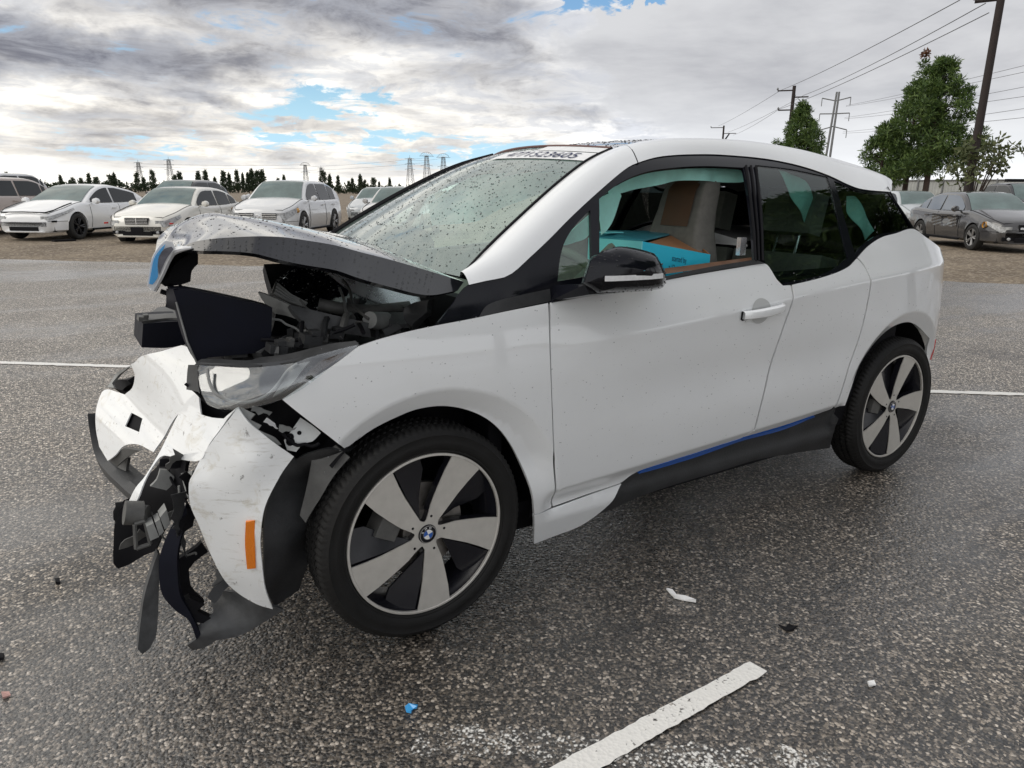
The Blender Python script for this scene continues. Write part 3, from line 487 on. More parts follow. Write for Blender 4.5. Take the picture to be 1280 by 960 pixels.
# ---------------------------------------------------------------- ground
def ground_mats():
    m = bpy.data.materials.new('wet_asphalt'); m.use_nodes = True; t = NT(m.node_tree); b = t.n['Principled BSDF']
    p = t.node('ShaderNodeNewGeometry').outputs['Position']
    warp = t.v('ADD', p, t.v('SCALE', t.noise(p, 60, 2, .5, 0, 'Color'), None))
    sc = t.n[-1] if False else None
    v1 = t.node('ShaderNodeTexVoronoi'); v1.inputs['Scale'].default_value = 90; t.l.new(p, v1.inputs['Vector'])
    v2 = t.node('ShaderNodeTexVoronoi'); v2.inputs['Scale'].default_value = 140; t.l.new(p, v2.inputs['Vector'])
    c1 = t.node('ShaderNodeSeparateColor'); t.l.new(v1.outputs['Color'], c1.inputs[0])
    c2 = t.node('ShaderNodeSeparateColor'); t.l.new(v2.outputs['Color'], c2.inputs[0])
    stone = t.ramp(c1.outputs[0], [(0, (.012, .012, .012)), (.30, (.024, .022, .021)), (.50, (.080, .074, .066)), (.70, (.215, .195, .168)), (.86, (.44, .405, .36)), (1, (.78, .75, .70))])
    small = t.ramp(c2.outputs[1], [(0, (.012, .012, .012)), (.50, (.045, .042, .038)), (.82, (.19, .172, .15)), (1, (.52, .48, .43))])
    face = t.sm(v1.outputs['Distance'], .62, .40)                # stones sit in darker binder
    col = t.mix(t.m('MULTIPLY', face, t.sm(c1.outputs[1], .15, .35)), small, stone)
    # paler with distance from the car: weathering, plus sky glare put into the colour
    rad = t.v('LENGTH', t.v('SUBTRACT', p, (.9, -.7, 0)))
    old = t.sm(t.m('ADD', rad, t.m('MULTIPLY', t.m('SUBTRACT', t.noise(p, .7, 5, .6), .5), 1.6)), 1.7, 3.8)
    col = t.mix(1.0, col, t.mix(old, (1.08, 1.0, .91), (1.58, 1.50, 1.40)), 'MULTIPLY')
    # where the binder has weathered, and where water lies
    big = t.noise(p, .35, 5, .6, .4); mid = t.noise(p, 1.6, 6, .65)
    st = t.node('ShaderNodeMapping'); st.inputs['Rotation'].default_value = (0, 0, R(40)); st.inputs['Scale'].default_value = (.12, .75, 1); t.l.new(p, st.inputs[0])
    band = t.noise(st.outputs[0], .8, 5, .6, .3)
    wet = t.sm(t.m('ADD', t.m('MULTIPLY', big, .4), t.m('MULTIPLY', band, .6)), .46, .57)
    tint = t.ramp(mid, [(.25, .72), (.75, 1.18)])
    col = t.mix(1.0, col, tint, 'MULTIPLY')
    oil = t.m('MULTIPLY', t.sm(t.noise(p, .9, 4, .55, .6), .60, .70), .5)
    col = t.mix(oil, col, t.mix(1.0, col, (.35, .34, .35), 'MULTIPLY'))
    col = t.mix(t.m('MULTIPLY', wet, .62), col, t.mix(1.0, col, (.50, .50, .52), 'MULTIPLY'))
    # crack lines
    cv = t.node('ShaderNodeTexVoronoi', feature='DISTANCE_TO_EDGE'); cv.inputs['Scale'].default_value = .42
    t.l.new(t.v('ADD', p, t.v('MULTIPLY', t.noise(p, 3.2, 8, .75, 0, 'Color'), (.55, .55, 0))), cv.inputs['Vector'])
    crack = t.m('MULTIPLY', t.sm(cv.outputs['Distance'], .0045, .001), t.sm(t.noise(p, .3, 2), .50, .58))
    col = t.mix(t.m('MULTIPLY', crack, .75), col, (.012, .012, .012))
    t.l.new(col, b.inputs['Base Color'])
    rgh = t.m('ADD', t.m('SUBTRACT', .50, t.m('MULTIPLY', wet, .22)), t.m('MULTIPLY', t.m('SUBTRACT', c1.outputs[2], .5), .22))
    t.l.new(rgh, b.inputs['Roughness']); b.inputs['Specular IOR Level'].default_value = .6
    t.l.new(t.m('ADD', t.m('MULTIPLY', wet, .72), .28), b.inputs['Coat Weight']); b.inputs['Coat Roughness'].default_value = .26; b.inputs['Coat IOR'].default_value = 1.6
    h = t.m('ADD', t.m('MULTIPLY', t.m('SUBTRACT', 1.0, v1.outputs['Distance']), 1.0), t.m('MULTIPLY', c1.outputs[1], .6))
    h = t.m('ADD', h, t.m('MULTIPLY', v2.outputs['Distance'], -.5))
    bn = t.node('ShaderNodeBump'); bn.inputs['Strength'].default_value = .85; bn.inputs['Distance'].default_value = .005
    t.l.new(h, bn.inputs['Height']); t.l.new(bn.outputs[0], b.inputs['Normal'])
    b2 = t.node('ShaderNodeBump'); b2.inputs['Strength'].default_value = .45; b2.inputs['Distance'].default_value = .005
    t.l.new(t.m('ADD', t.m('MULTIPLY', h, .6), t.m('MULTIPLY', t.noise(p, 42, 5, .65), 3.0)), b2.inputs['Height']); t.l.new(b2.outputs[0], b.inputs['Coat Normal'])
    g = bpy.data.materials.new('gravel_dirt'); g.use_nodes = True; t = NT(g.node_tree); b = t.n['Principled BSDF']
    p = t.node('ShaderNodeNewGeometry').outputs['Position']
    n = t.noise(p, .5, 7, .65, .5); v = t.voro(p, 22); sv = t.node('ShaderNodeSeparateColor'); t.l.new(v, sv.inputs[0])
    col = t.mix(t.sm(n, .35, .65), (.135, .102, .068), (.225, .178, .122))
    col = t.mix(t.m('MULTIPLY', t.sm(sv.outputs[0], .55, .9), .7), col, (.42, .36, .28))
    col = t.mix(t.m('MULTIPLY', t.sm(sv.outputs[1], .6, .95), .7), col, (.075, .055, .04))
    st = t.node('ShaderNodeMapping'); st.inputs['Rotation'].default_value = (0, 0, R(38)); st.inputs['Scale'].default_value = (.15, 1.2, 1); t.l.new(p, st.inputs[0])
    col = t.mix(t.m('MULTIPLY', t.sm(t.noise(st.outputs[0], 1.5, 5, .6), .5, .7), .6), col, (.09, .068, .05))
    t.l.new(col, b.inputs['Base Color']); b.inputs['Roughness'].default_value = .9
    bn = t.node('ShaderNodeBump'); bn.inputs['Strength'].default_value = .8; bn.inputs['Distance'].default_value = .03
    t.l.new(t.noise(p, 9, 6, .7), bn.inputs['Height']); t.l.new(bn.outputs[0], b.inputs['Normal'])
    return m, g
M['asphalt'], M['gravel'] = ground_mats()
gr = MB().grid([[(x, y, -.006) for x in (-1500, -60, 0, 60, 1500)] for y in (-600, -40, 0, 60, 2500)]).build('ground', M['gravel']); gr['kind'] = 'structure'
# asphalt lot: its far edge runs parallel to the row of parked cars
ea, eb = np.array([-1.713, 14.35]), np.array([11.4, 3.25]); dv = (eb-ea)/np.linalg.norm(eb-ea); nv = np.array([-dv[1], dv[0]])
rg = random.Random(2); E_ = []
for i in range(-140, 221):
    s = i*.25; off = .10*math.sin(s*.9)+.07*math.sin(s*2.3+1)+rg.uniform(-.05, .05); E_.append(ea+dv*s+nv*off)
V = [(p[0], p[1], 0.0) for p in E_]; n = len(V); V += [(p[0]-nv[0]*70, p[1]-nv[1]*70, 0.0) for p in E_]
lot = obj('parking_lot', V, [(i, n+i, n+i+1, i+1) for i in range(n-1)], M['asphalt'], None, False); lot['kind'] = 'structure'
def paint_mat(name, lo, hi, amt):
    m = bpy.data.materials.new(name); m.use_nodes = True; t = NT(m.node_tree); b = t.n['Principled BSDF']
    p = t.node('ShaderNodeNewGeometry').outputs['Position']
    v = t.voro(p, 88, 'Distance'); n = t.noise(p, 7, 7, .75); n2 = t.noise(p, 160, 3, .6)
    k = t.m('ADD', t.m('ADD', t.m('MULTIPLY', n, .6), t.m('MULTIPLY', n2, .35)), t.m('MULTIPLY', v, .25))
    wear = t.sm(k, lo, hi)
    b.inputs['Base Color'].default_value = (.78, .77, .74, 1); b.inputs['Roughness'].default_value = .6
    tr = t.node('ShaderNodeBsdfTransparent'); mx = t.node('ShaderNodeMixShader')
    t.l.new(t.m('MULTIPLY', wear, amt), mx.inputs[0]); t.l.new(b.outputs[0], mx.inputs[1]); t.l.new(tr.outputs[0], mx.inputs[2])
    t.l.new(mx.outputs[0], t.n['Material Output'].inputs[0])
    bn = t.node('ShaderNodeBump'); bn.inputs['Strength'].default_value = .5; bn.inputs['Distance'].default_value = .003
    t.l.new(v, bn.inputs['Height']); t.l.new(bn.outputs[0], b.inputs['Normal']); return m
M['line'] = paint_mat('line_paint', .70, .80, 1.0); M['faded'] = paint_mat('faded_paint', .475, .60, .98); M['faint'] = paint_mat('faint_paint', .44, .52, .93)
def stripe(name, P, m, z, jag=.006, seed=0):
    rg = random.Random(seed); a0, a1, b1, b0 = [np.array(p, float) for p in P]; k = max(2, int(np.linalg.norm(a1-a0)/.02)); V = []
    k = min(k, 600)
    for i in range(k+1):
        f = i/k; V += [tuple(a0*(1-f)+a1*f+np.array([rg.uniform(-jag, jag), rg.uniform(-jag, jag)]))+(z,), tuple(b0*(1-f)+b1*f+np.array([rg.uniform(-jag, jag), rg.uniform(-jag, jag)]))+(z,)]
    o = obj(name, V, [(2*i, 2*i+1, 2*i+3, 2*i+2) for i in range(k)], m, None, False); o['kind'] = 'structure'; return o
LA = [np.array(p) for p in D['lineA']]
d_ = LA[1]-LA[2]; 
stripe('parking_line', [LA[0], LA[0]+(LA[3]-LA[0])*3.0, LA[1]+(LA[2]-LA[1])*3.0, LA[1]], M['line'], .008, .003, 1)
q0, q1 = np.array([-1.335, 4.18]), np.array([4.82, -.60]); ud = (q1-q0)/np.linalg.norm(q1-q0); un_ = np.array([-ud[1], ud[0]])
stripe('parking_line', [q0-ud*12, q1+ud*12, q1+ud*12+un_*.075, q0-ud*12+un_*.075], M['line'], .004, .008, 2)
def rot_patch(cx, cy, ang, L, Wd, m, z, seed):
    c, s = math.cos(ang), math.sin(ang); P = [(cx-c*L/2+s*Wd/2, cy-s*L/2-c*Wd/2), (cx+c*L/2+s*Wd/2, cy+s*L/2-c*Wd/2), (cx+c*L/2-s*Wd/2, cy+s*L/2+c*Wd/2), (cx-c*L/2-s*Wd/2, cy-s*L/2+c*Wd/2)]
    return stripe('parking_line', P, m, z, .02, seed)
fl = rot_patch(.185, -1.56, math.atan2(ud[1], ud[0]), 1.05, .10, M['faded'], .0045, 3)
w0 = ea+dv*2.6-nv*.35; stripe('parking_line', [w0, w0+dv*2.9, w0+dv*2.9-nv*.09, w0-nv*.09], M['faded'], .004, .02, 5)
# litter
def bit(name, label, cat, P, m, th=.004):
    c = np.mean(np.array(P), 0); o = MB(); n = len(P)
    V = [(p[0]-c[0], p[1]-c[1], .0) for p in P]+[(p[0]-c[0], p[1]-c[1], th+.006*math.sin(3*i)) for i, p in enumerate(P)]
    ob = obj(name, V, [tuple(range(n, 2*n))]+[(i, (i+1) % n, n+(i+1) % n, n+i) for i in range(n)], m, None, False); ob.location = (c[0], c[1], .003); tag(ob, label, cat); return ob
# ---------------------------------------------------------------- the wrecked car
# x runs from nose to tail, the driver's side is -y, z is up; front axle at x = 0
ZT = [.1, .20, .30, .45, .60, .75, .90, 1.0, 1.1, 1.2, 1.3, 1.4, 1.5, 1.56, 1.7]
WT = [.76, .80, .835, .862, .872, .870, .857, .84, .805, .757, .705, .645, .565, .48, .2]
XT = [-1.0, -.85, -.7, -.5, -.3, 0, .4, 2.4, 2.7, 2.85, 3.0, 3.12, 3.22, 3.28]
ST = [.55, .68, .80, .905, .955, .985, 1, 1, .985, .958, .90, .81, .67, .50]
def pch(x, X, Y):
    X = np.array(X); Y = np.array(Y); x = np.asarray(x, float); h = np.diff(X); d = np.diff(Y)/h; m = np.zeros(len(X)); m[0] = d[0]; m[-1] = d[-1]
    for i in range(1, len(X)-1):
        if d[i-1]*d[i] > 0: w1 = 2*h[i]+h[i-1]; w2 = h[i]+2*h[i-1]; m[i] = (w1+w2)/(w1/d[i-1]+w2/d[i])
    x = np.clip(x, X[0], X[-1]); i = np.clip(np.searchsorted(X, x)-1, 0, len(X)-2); t = (x-X[i])/h[i]
    return (2*t**3-3*t*t+1)*Y[i]+(t**3-2*t*t+t)*h[i]*m[i]+(-2*t**3+3*t*t)*Y[i+1]+(t**3-t*t)*h[i]*m[i+1]
def lin(x, L): L = np.array(L); return np.interp(x, L[:, 0], L[:, 1])
def sst(x, a, b): t = np.clip((x-a)/(b-a), 0, 1); return t*t*(3-2*t)
def Wside(x, z):
    x = np.asarray(x, float); z = np.asarray(z, float)
    w = pch(z, ZT, WT)*pch(x, XT, ST)
    d = z-lin(x, D['crease']); a = .024*sst(x, .35, 1.3)*(1-.4*sst(x, 2.7, 3.2))
    w = w+a*np.exp(-np.sqrt(d*d+.00006)/.085)
    w = w-.014*np.exp(-((z-.69)/.13)**2)*sst(x, .5, 1.2)*(1-sst(x, 1.9, 2.3))
    zk = lin(x, D['lowcrease']); w = w-np.where((x > .42) & (x < 2.12), .55*np.clip(zk-z, 0, .05), 0)*sst(x, .42, .50)*sst(z, .26, .33)
    r = np.hypot(x-.04, z-.35); w = w-np.where(x < .6, .55*np.clip(.456-r, 0, .07), 0)*sst(z, .36, .55)
    r = np.hypot(x-2.57, z-.35); w = w-np.where(x > 1.9, .55*np.clip(.478-r, 0, .065), 0)*sst(z, .46, .62)
    return w
def side3(P, off=0):
    P = np.array(P)[:, :2]; w = Wside(P[:, 0], P[:, 1])+off
    return np.stack([P[:, 0], -w, P[:, 1]], 1)
def side_n(P):
    P = np.array(P)[:, :2]; e = .004
    gx = (Wside(P[:, 0]+e, P[:, 1])-Wside(P[:, 0]-e, P[:, 1]))/(2*e); gz = (Wside(P[:, 0], P[:, 1]+e)-Wside(P[:, 0], P[:, 1]-e))/(2*e)
    n = np.stack([-gx, -np.ones(len(P)), -gz], 1); return n/np.linalg.norm(n, axis=1)[:, None]
CAR = thing('wrecked_car', 'white and black wrecked hatchback with torn front bumper and raised crumpled bonnet', 'car')
def far_copy(o):
    c = o.copy(); COL.objects.link(c); c.scale = (1, -1, 1); c.parent = CAR
    if 'label' in c: del c['label']
    return c
CREASE = []
def side_panel(name, key, m, off=0, thick=.012, step=.028, holes=(), corner=36, mirror=True, parent=None):
    poly = smooth_poly(D[key] if isinstance(key, str) else key, .02, corner)
    hs = [smooth_poly(D[h], .02, corner) for h in holes]
    v, T, bd = tri2d(poly, hs, step, CREASE)
    o = shell(name, side3(v, off), T, bd, m, parent or CAR, side_n(v), thick)
    if mirror: far_copy(o)
    return o
for cx_, r_, a0, a1 in ((.04, .456, -10, 150), (.04, .448, -10, 150), (.04, .464, -10, 150), (2.57, .478, -5, 190), (2.57, .470, -5, 190), (2.57, .486, -5, 190)): CREASE.append([(cx_+r_*math.cos(R(a)), .35+r_*math.sin(R(a))) for a in np.arange(a0, a1, 2.5)])
for dz_ in (0, .01, -.01, .022, -.022): CREASE.append([(x, float(lin(x, D['crease']))+dz_) for x in np.arange(.47, 3.1, .025)])
for dz_ in (0, .007, -.007): CREASE.append([(x, float(lin(x, D['lowcrease']))+dz_) for x in np.arange(.44, 2.1, .025)])
fender = side_panel('front_fender', 'fender', M['paint'], step=.018, mirror=False)
door = side_panel('front_door', 'door', M['paint'])
side_panel('rear_door', 'rear_door', M['paint'])
side_panel('quarter_panel', 'quarter', M['paint'], corner=30)
side_panel('side_sill', 'side_sill', M['paint'])
side_panel('blue_sill_trim', 'accent_strip', M['blue'], off=.004)
side_panel('rocker_panel', 'rocker', M['plastic'], off=-.012)
side_panel('window_surround', 'black_side', M['black'], off=-.005, holes=('hole_front', 'hole_tri', 'hole_rear', 'hole_quarter'))
side_panel('corner_window', 'hole_tri', M['clear'], off=-.014, thick=.003)
gl = side_panel('rear_door_window', 'hole_rear', M['tint'], off=-.009, thick=.003)
side_panel('quarter_window', 'hole_quarter', M['tint'], off=-.009, thick=.003)
for o in list(COL.objects):
    if o.name in ('rear_door_window.001', 'quarter_window.001'): o.material_slots[0].link = 'OBJECT'; o.material_slots[0].material = M['tint2']
fw_ = side_panel('front_door_window', 'hole_front', M['clear'], off=-.02, thick=.003)   # only the far one is still up
fw_.scale = (1, -1, 1)
bpy.data.objects.remove([o for o in COL.objects if o.name.startswith('front_door_window') and o is not fw_][0])
side_panel('belt_moulding', 'belt_strip', M['plastic'], off=.004, mirror=False)
side_panel('triangle_trim', 'trim_line', M['plastic'], off=-.002, thick=.004, mirror=False)
side_panel('side_reflector', 'amber', M['amber'], off=.006, mirror=False)
side_panel('rear_reflector', [(2.984, .525), (2.990, .63), (3.006, .635), (3.003, .525)], M['red'], off=.004, thick=.006)
# dark backing seen through the panel gaps
def backing(pts, wd, name='gap_backing'):
    P = []; pts = np.array(catmull(pts, .03))
    t = np.gradient(pts, axis=0); t /= np.linalg.norm(t, axis=1)[:, None]; nn = np.stack([t[:, 1], -t[:, 0]], 1)
    a = side3(pts+nn*wd, -.02); b = side3(pts-nn*wd, -.02)
    return MB().grid([a, b]).build(name, M['matte'], CAR, True)
backing([D['door'][i] for i in (0, 27, 26, 25, 24, 23)] if False else [(.452, 1.03), (.462, .85), (.475, .6), (.487, .40), (.492, .29)], .022)
backing([(1.64, 1.03), (1.655, .9), (1.62, .70), (1.55, .52), (1.49, .40)], .022)
backing([(2.12, 1.09), (2.19, 1.0), (2.20, .86), (2.15, .62), (2.055, .40)], .022)
backing([(.40, .306), (.60, .312), (.83, .325)], .02)

# pillar and roof rail band
low = catmull([tuple(p) for p in D['bandlow']], .03); lowP = side3(low, .001)
upc = [tuple(p) for p in D['ws_edge']]+[(1.15, -.425, 1.556)]+[tuple(p) for p in D['band_up']]+[(2.99, -.405, 1.40)]
upP = np.array(catmull(upc, .03))
lowP = np.vstack([lowP, [(2.66, -.625, 1.392), (2.74, -.58, 1.402), (2.82, -.53, 1.41)]])
def resample(P, n):
    P = np.array(P); s = np.r_[0, np.cumsum(np.linalg.norm(np.diff(P, axis=0), axis=1))]; q = np.linspace(0, s[-1], n)
    return np.stack([np.interp(q, s, P[:, i]) for i in range(3)], 1)
# match the two edges by station so the pillar seam runs square to them
kx = [0, .09, .2, .36, .62, .82, 1.0]
def warp(P, n, knots=None):
    return resample(P, n)
NB = 90
A = resample(lowP, NB); B = resample(upP, NB)
rows = []
for j in range(9):
    t = j/8; c = A*(1-t)+B*t; bul = .030*math.sin(math.pi*t)
    nrm = np.cross(np.gradient(c, axis=0), B-A); nrm /= np.linalg.norm(nrm, axis=1)[:, None]
    nrm *= np.where(nrm[:, 2:3] < 0, -1, 1)
    rows.append(c+nrm*bul)
seam = int(np.argmin(np.abs(A[:, 0]-1.02)))
def band(name, i0, i1):
    mb = MB(); mb.grid([r[i0:i1] for r in rows]); o = mb.build(name, M['paint'], CAR, True); far_copy(o); return o
band('front_pillar', 0, seam+1)
rows2 = [r.copy() for r in rows]
for r in rows2: r[seam] = r[seam]*.92+r[seam+1]*.08
rows = rows2; band('roof_rail', seam, NB)
mb = MB().tube([r[seam]+np.array([0, -.0, -.004]) for r in rows], .004, 6); mb.build('roof_seam', M['matte'], CAR)
def wsE(s):
    P = np.array(catmull([tuple(p) for p in D['ws_edge']], .01)); q = np.linspace(0, 1, len(P)); return np.array([np.interp(s, q, P[:, i]) for i in range(3)])
def wsP(s, t, off=0):
    e = wsE(s); k = 1-t*t; return np.array([e[0]-.075*k-off*.6, e[1]*-t*-1 if False else abs(e[1])*t, e[2]+.02*k+off*.8])
MB().grid([[wsP(s, t) for t in np.linspace(-1, 1, 25)] for s in np.linspace(-.0, 1, 25)]).build('windscreen', M['ws'], CAR, True)
MB().tube([wsP(s, -1, .002) for s in np.linspace(0, 1, 20)], .006, 6).build('windscreen_seal', M['matte'], CAR, True)
MB().tube([wsP(s, 1, .006) for s in np.linspace(0, 1, 20)], .013, 6).build('windscreen_seal', M['matte'], CAR, True)
MB().tube([wsP(1, t, .004) for t in np.linspace(-1, 1, 20)], .006, 6).build('header_seal', mat('header_rubber', (.10, .04, .035), .5), CAR, True)
def roofP(i, t):
    e = RE[i]; k = 1-t*t; return np.array([e[0]-.03*k*(1-sst(e[0], 1.0, 1.4))+.16*k*sst(e[0], 2.4, 2.9), abs(e[1])*t, e[2]+.012*k])
RE = np.array(catmull([(1.019, -.438, 1.530), (1.15, -.425, 1.556)]+[tuple(p) for p in D['band_up']]+[(2.99, -.405, 1.40)], .06))
MB().grid([[roofP(i, t) for t in np.linspace(-1, 1, 21)] for i in range(len(RE))]).build('roof_panel', M['hood'], CAR, True)
MB().tube([(2.05, -.05, 1.585), (2.12, -.05, 1.66)], [.006, .003], 6).build('antenna', M['matte'], CAR)
tr = [(1.405, 2.60, .640, 2.93), (1.21, 2.675, .742, 3.00), (1.13, 2.86, .74, 3.08), (1.05, 3.12, .60, 3.18), (.85, 3.20, .53, 3.25), (.6, 3.18, .50, 3.26), (.50, 3.10, .48, 3.2)]
MB().grid([[(xc-(xc-x0)*abs(t)**1.7, y0*t, z) for t in np.linspace(-1, 1, 19)] for z, x0, y0, xc in tr]).build('tailgate', M['black'], CAR, True)
# windscreen writing: a white chalked strip with an eight figure lot number
def text_mesh(s, size=1):
    c = bpy.data.curves.new('t', 'FONT'); c.body = s; c.size = size; c.resolution_u = 3; o = bpy.data.objects.new('t', c); COL.objects.link(o)
    dg = bpy.context.evaluated_depsgraph_get(); me = o.evaluated_get(dg).to_mesh()
    V = np.array([v.co[:2] for v in me.vertices]); F = [tuple(p.vertices) for p in me.polygons]
    o.evaluated_get(dg).to_mesh_clear(); bpy.data.objects.remove(o); bpy.data.curves.remove(c); return V, F
def on_ws(s0, s1, t0, t1, off): return [[wsP(s, t, off) for t in np.linspace(t0, t1, 8)] for s in np.linspace(s0, s1, 4)]
stk = MB().grid(on_ws(.80, .905, .10, -.985, .004)).build('windscreen_sticker', M['sticker'], CAR, True)
V, F = text_mesh('4771523605'); mn = V.min(0); mx = V.max(0); V = (V-mn)/(mx-mn)
obj('lot_number', [wsP(.815+.07*v[1], -.06-.82*v[0], .007) for v in V], F, M['ink'], stk, False)
MB().grid(on_ws(.915, .992, -.28, -.985, .004)).build('windscreen_sticker', M['sticker'], CAR, True)

# bonnet
def rs(P, n): return resample(catmull([tuple(p) for p in P], .01), n)
NH = 60
HL = rs(D['hood_low'], NH); HC = rs(D['hood_crease'], NH)
HT = rs([tuple(p) for p in D['hood_nose']]+[tuple(p) for p in D['hood_top0'][:8]]+[(.075, 0, 1.193), (.125, 0, 1.165)], NH)
def hoodP(i, t):                                     # t: -1 near crease ... 1 far crease
    c, T = HC[i], HT[i]; k = abs(t)
    f = k**2.1
    p = T*(1-f)+np.array([c[0], 0, c[2]])*f; p[1] = t*abs(c[1])
    p[0] += (.085*max(0, t)**.8)*(1-i/NH)**1.5          # the far corner is pushed back
    p[2] += .006*math.sin(9*p[0]+5*t)*(1-k)
    return p
hood_rows = []
for i in range(NH):
    r = [HL[i]+np.array([.004, .035, -.012]), HL[i]]+[HC[i]*(1-q)+HL[i]*q for q in (.66, .33)]
    r += [hoodP(i, t) for t in np.linspace(-1, 1, 41)]
    mir = np.array([1, -1, 1]); sh_ = np.array([.085*(1-i/NH)**1.5, 0, 0]); r += [(HC[i]*(1-q)+HL[i]*q)*mir+sh_ for q in (.33, .66)]+[HL[i]*mir+sh_, (HL[i]+np.array([.004, .035, -.012]))*mir+sh_]
    hood_rows.append(r)
hood = MB().grid([r[4:-4] for r in hood_rows]).build('bonnet', M['hood'], CAR, True)
for q in (slice(0, 5), slice(-5, None)): MB().grid([r[q] for r in hood_rows]).build('bonnet_flange', M['hood'], hood, True)
hood['label'] = 'raised crumpled black bonnet wet with rain'
# underside, 2.5 cm below
MB().grid([[np.array(p)+np.array([.012, 0, -.028]) for p in r[5:-5]] for r in hood_rows[4:]]).build('bonnet_liner', M['matte'], CAR, True)
MB().tube([HC[i]*.35+HL[i]*.65+np.array([-.004, -.004, 0]) for i in range(0, 13)], [.010]*10+[.008, .006, .003], 8).build('bonnet_edge', M['rim_edge'], CAR, True)

# free patches: outline with its own depth, spline surface between
def tps(P, y, Q, lam=1e-4):
    P = np.array(P); Q = np.array(Q); n = len(P)
    U = lambda a, b: (lambda r2: np.where(r2 > 1e-12, .5*r2*np.log(r2+1e-12), 0))(((a[:, None]-b[None])**2).sum(2))
    K = U(P, P)+lam*np.eye(n); L = np.zeros((n+3, n+3)); L[:n, :n] = K; L[:n, n] = 1; L[:n, n+1:] = P; L[n:, :n] = L[:n, n:].T
    w = np.linalg.lstsq(L, np.r_[y, 0, 0, 0], rcond=None)[0]
    return U(Q, P)@w[:n]+w[n]+Q@w[n+1:]
def patch(name, key, m, thick=.006, extra=(), parent=CAR, step=.025, corner=36, rough=0, seed=1, smoothing=1e-4, fn=None, hole=None):
    P = np.array(D[key] if isinstance(key, str) else key, float)
    poly = smooth_poly([(p[0], p[2]) for p in P], .015, corner); v, T, bd = tri2d(poly, () if hole is None else [smooth_poly(hole, .012, 30)], step)
    ctl = np.vstack([P]+([np.array(extra)] if len(extra) else []))
    y = tps(ctl[:, [0, 2]], ctl[:, 1], v, smoothing)
    if fn is not None: y = y+fn(v)
    if rough:
        rg = np.random.RandomState(seed); k = rg.normal(0, 1, (6, 2))*14; ph = rg.uniform(0, 6, 6)
        y = y+rough*sum(np.sin(v@k[i]+ph[i]) for i in range(6))/3
    Q = np.stack([v[:, 0], y, v[:, 1]], 1)
    n = np.zeros_like(Q); fn_ = np.cross(Q[T[:, 1]]-Q[T[:, 0]], Q[T[:, 2]]-Q[T[:, 0]])
    for i in range(3): np.add.at(n, T[:, i], fn_)
    n /= np.linalg.norm(n, axis=1)[:, None]+1e-12
    return shell(name, Q, T, bd, m, parent, n, thick)
kid = patch('grille_surround', 'kidney_out', M['rim_edge'], .006)
patch('blue_surround', [(p[0], p[1]-.012, p[2]) for p in D['kidney_blue']], M['kblue'], .006, parent=kid)
patch('grille_opening', [(p[0], p[1]-.012, p[2]) for p in D['kidney_in']], mat('grille_mesh', (.12, .12, .14), .35, metal=.5, var=.4, vscale=40), .004, parent=kid)
patch('bonnet_latch', 'hood_inner', M['matte'], .10)
lt = MB(); 
for a, b in (((-.60, -.33, 1.075), (-.565, -.33, 1.06)), ((-.575, -.33, 1.09), (-.54, -.30, 1.05)), ((-.545, -.3, 1.085), (-.53, -.3, 1.065)), ((-.55, -.33, 1.06), (-.52, -.33, 1.052)), ((-.54, -.33, 1.055), (-.545, -.33, 1.035))): lt.tube([a, b], .008, 6)
lt.build('latch_hook', M['matte'], CAR, True)

# inside the nose
pl_ = patch('air_duct', 'plate', M['navy'], .10, corner=22)
MB().tube([np.array(D['plate'][i])+np.array([-.002, -.003, 0]) for i in (9, 8, 7)], .0028, 5).build('duct_lip', M['lgrey'], pl_)
patch('air_duct_side', 'plate_side', M['navy'], .012)
patch('crash_beam', 'beam_face', M['navy'], .25)
patch('crash_beam_top', 'beam_top', M['mgrey'], .01)
patch('plenum_tray', 'bar', M['tray'], .02)
patch('tray_end', 'trimgrey', M['lgrey'], .01)
dm = patch('air_filter_housing', 'dome', M['black'], .02, extra=[(-.10, -.28, 1.12), (-.02, -.24, 1.10)], rough=.012)
vt = patch('vent_grille', 'vent', M['mgrey'], .015)
vp = [np.array(p) for p in D['vent']]
for k in range(4):
    a = vp[0]*(1-k/3.6)+vp[1]*(k/3.6)+np.array([.004, -.012, 0]); b = vp[4]*(1-k/3.6)+vp[3]*(k/3.6)+np.array([.004, -.012, 0]); MB().tube([a, (a+b)/2+np.array([-.006, 0, -.004]), b], .0045, 5).build('slat', M['lgrey'], vt, True)
patch('cowl_sheet', 'wedge', M['wetsheet'], .01)
patch('bay_dark_backing', 'darkback', M['matte'], .03)  # dark sheet standing in for the shade deep in the bay
MB().tube(catmull([tuple(p) for p in D['pipe']], .03), .022, 10).build('cross_pipe', M['mgrey'], CAR, True)
patch('bonnet_hinge', 'strut', M['plastic'], .03)
MB().tube(D['motor'], [.028, .032], 14).build('wiper_motor', M['lgrey'], CAR, True)
MB().tube(catmull(D['cable'], .01), .0055, 6).build('cable', M['mgrey'], CAR, True)
MB().tube(catmull(D['cable2'], .01), .005, 6).build('cable', M['lgrey'], CAR, True)
cl = MB(); rg = random.Random(4)
for i in range(30):                                  # broken bits of bracket and connector in the bay
    x = rg.uniform(-.44, .12); y = rg.uniform(-.55, .2); cl.box((x, y, .845+.11*(x+.44)+rg.uniform(0, .05)), (rg.uniform(.02, .09), rg.uniform(.02, .10), rg.uniform(.015, .06)), Matrix.Rotation(rg.uniform(0, 3), 3, 'Z') @ Matrix.Rotation(rg.uniform(-.5, .5), 3, 'X'))
cl.build('bay_clutter', M['tray'], CAR)['kind'] = 'stuff'
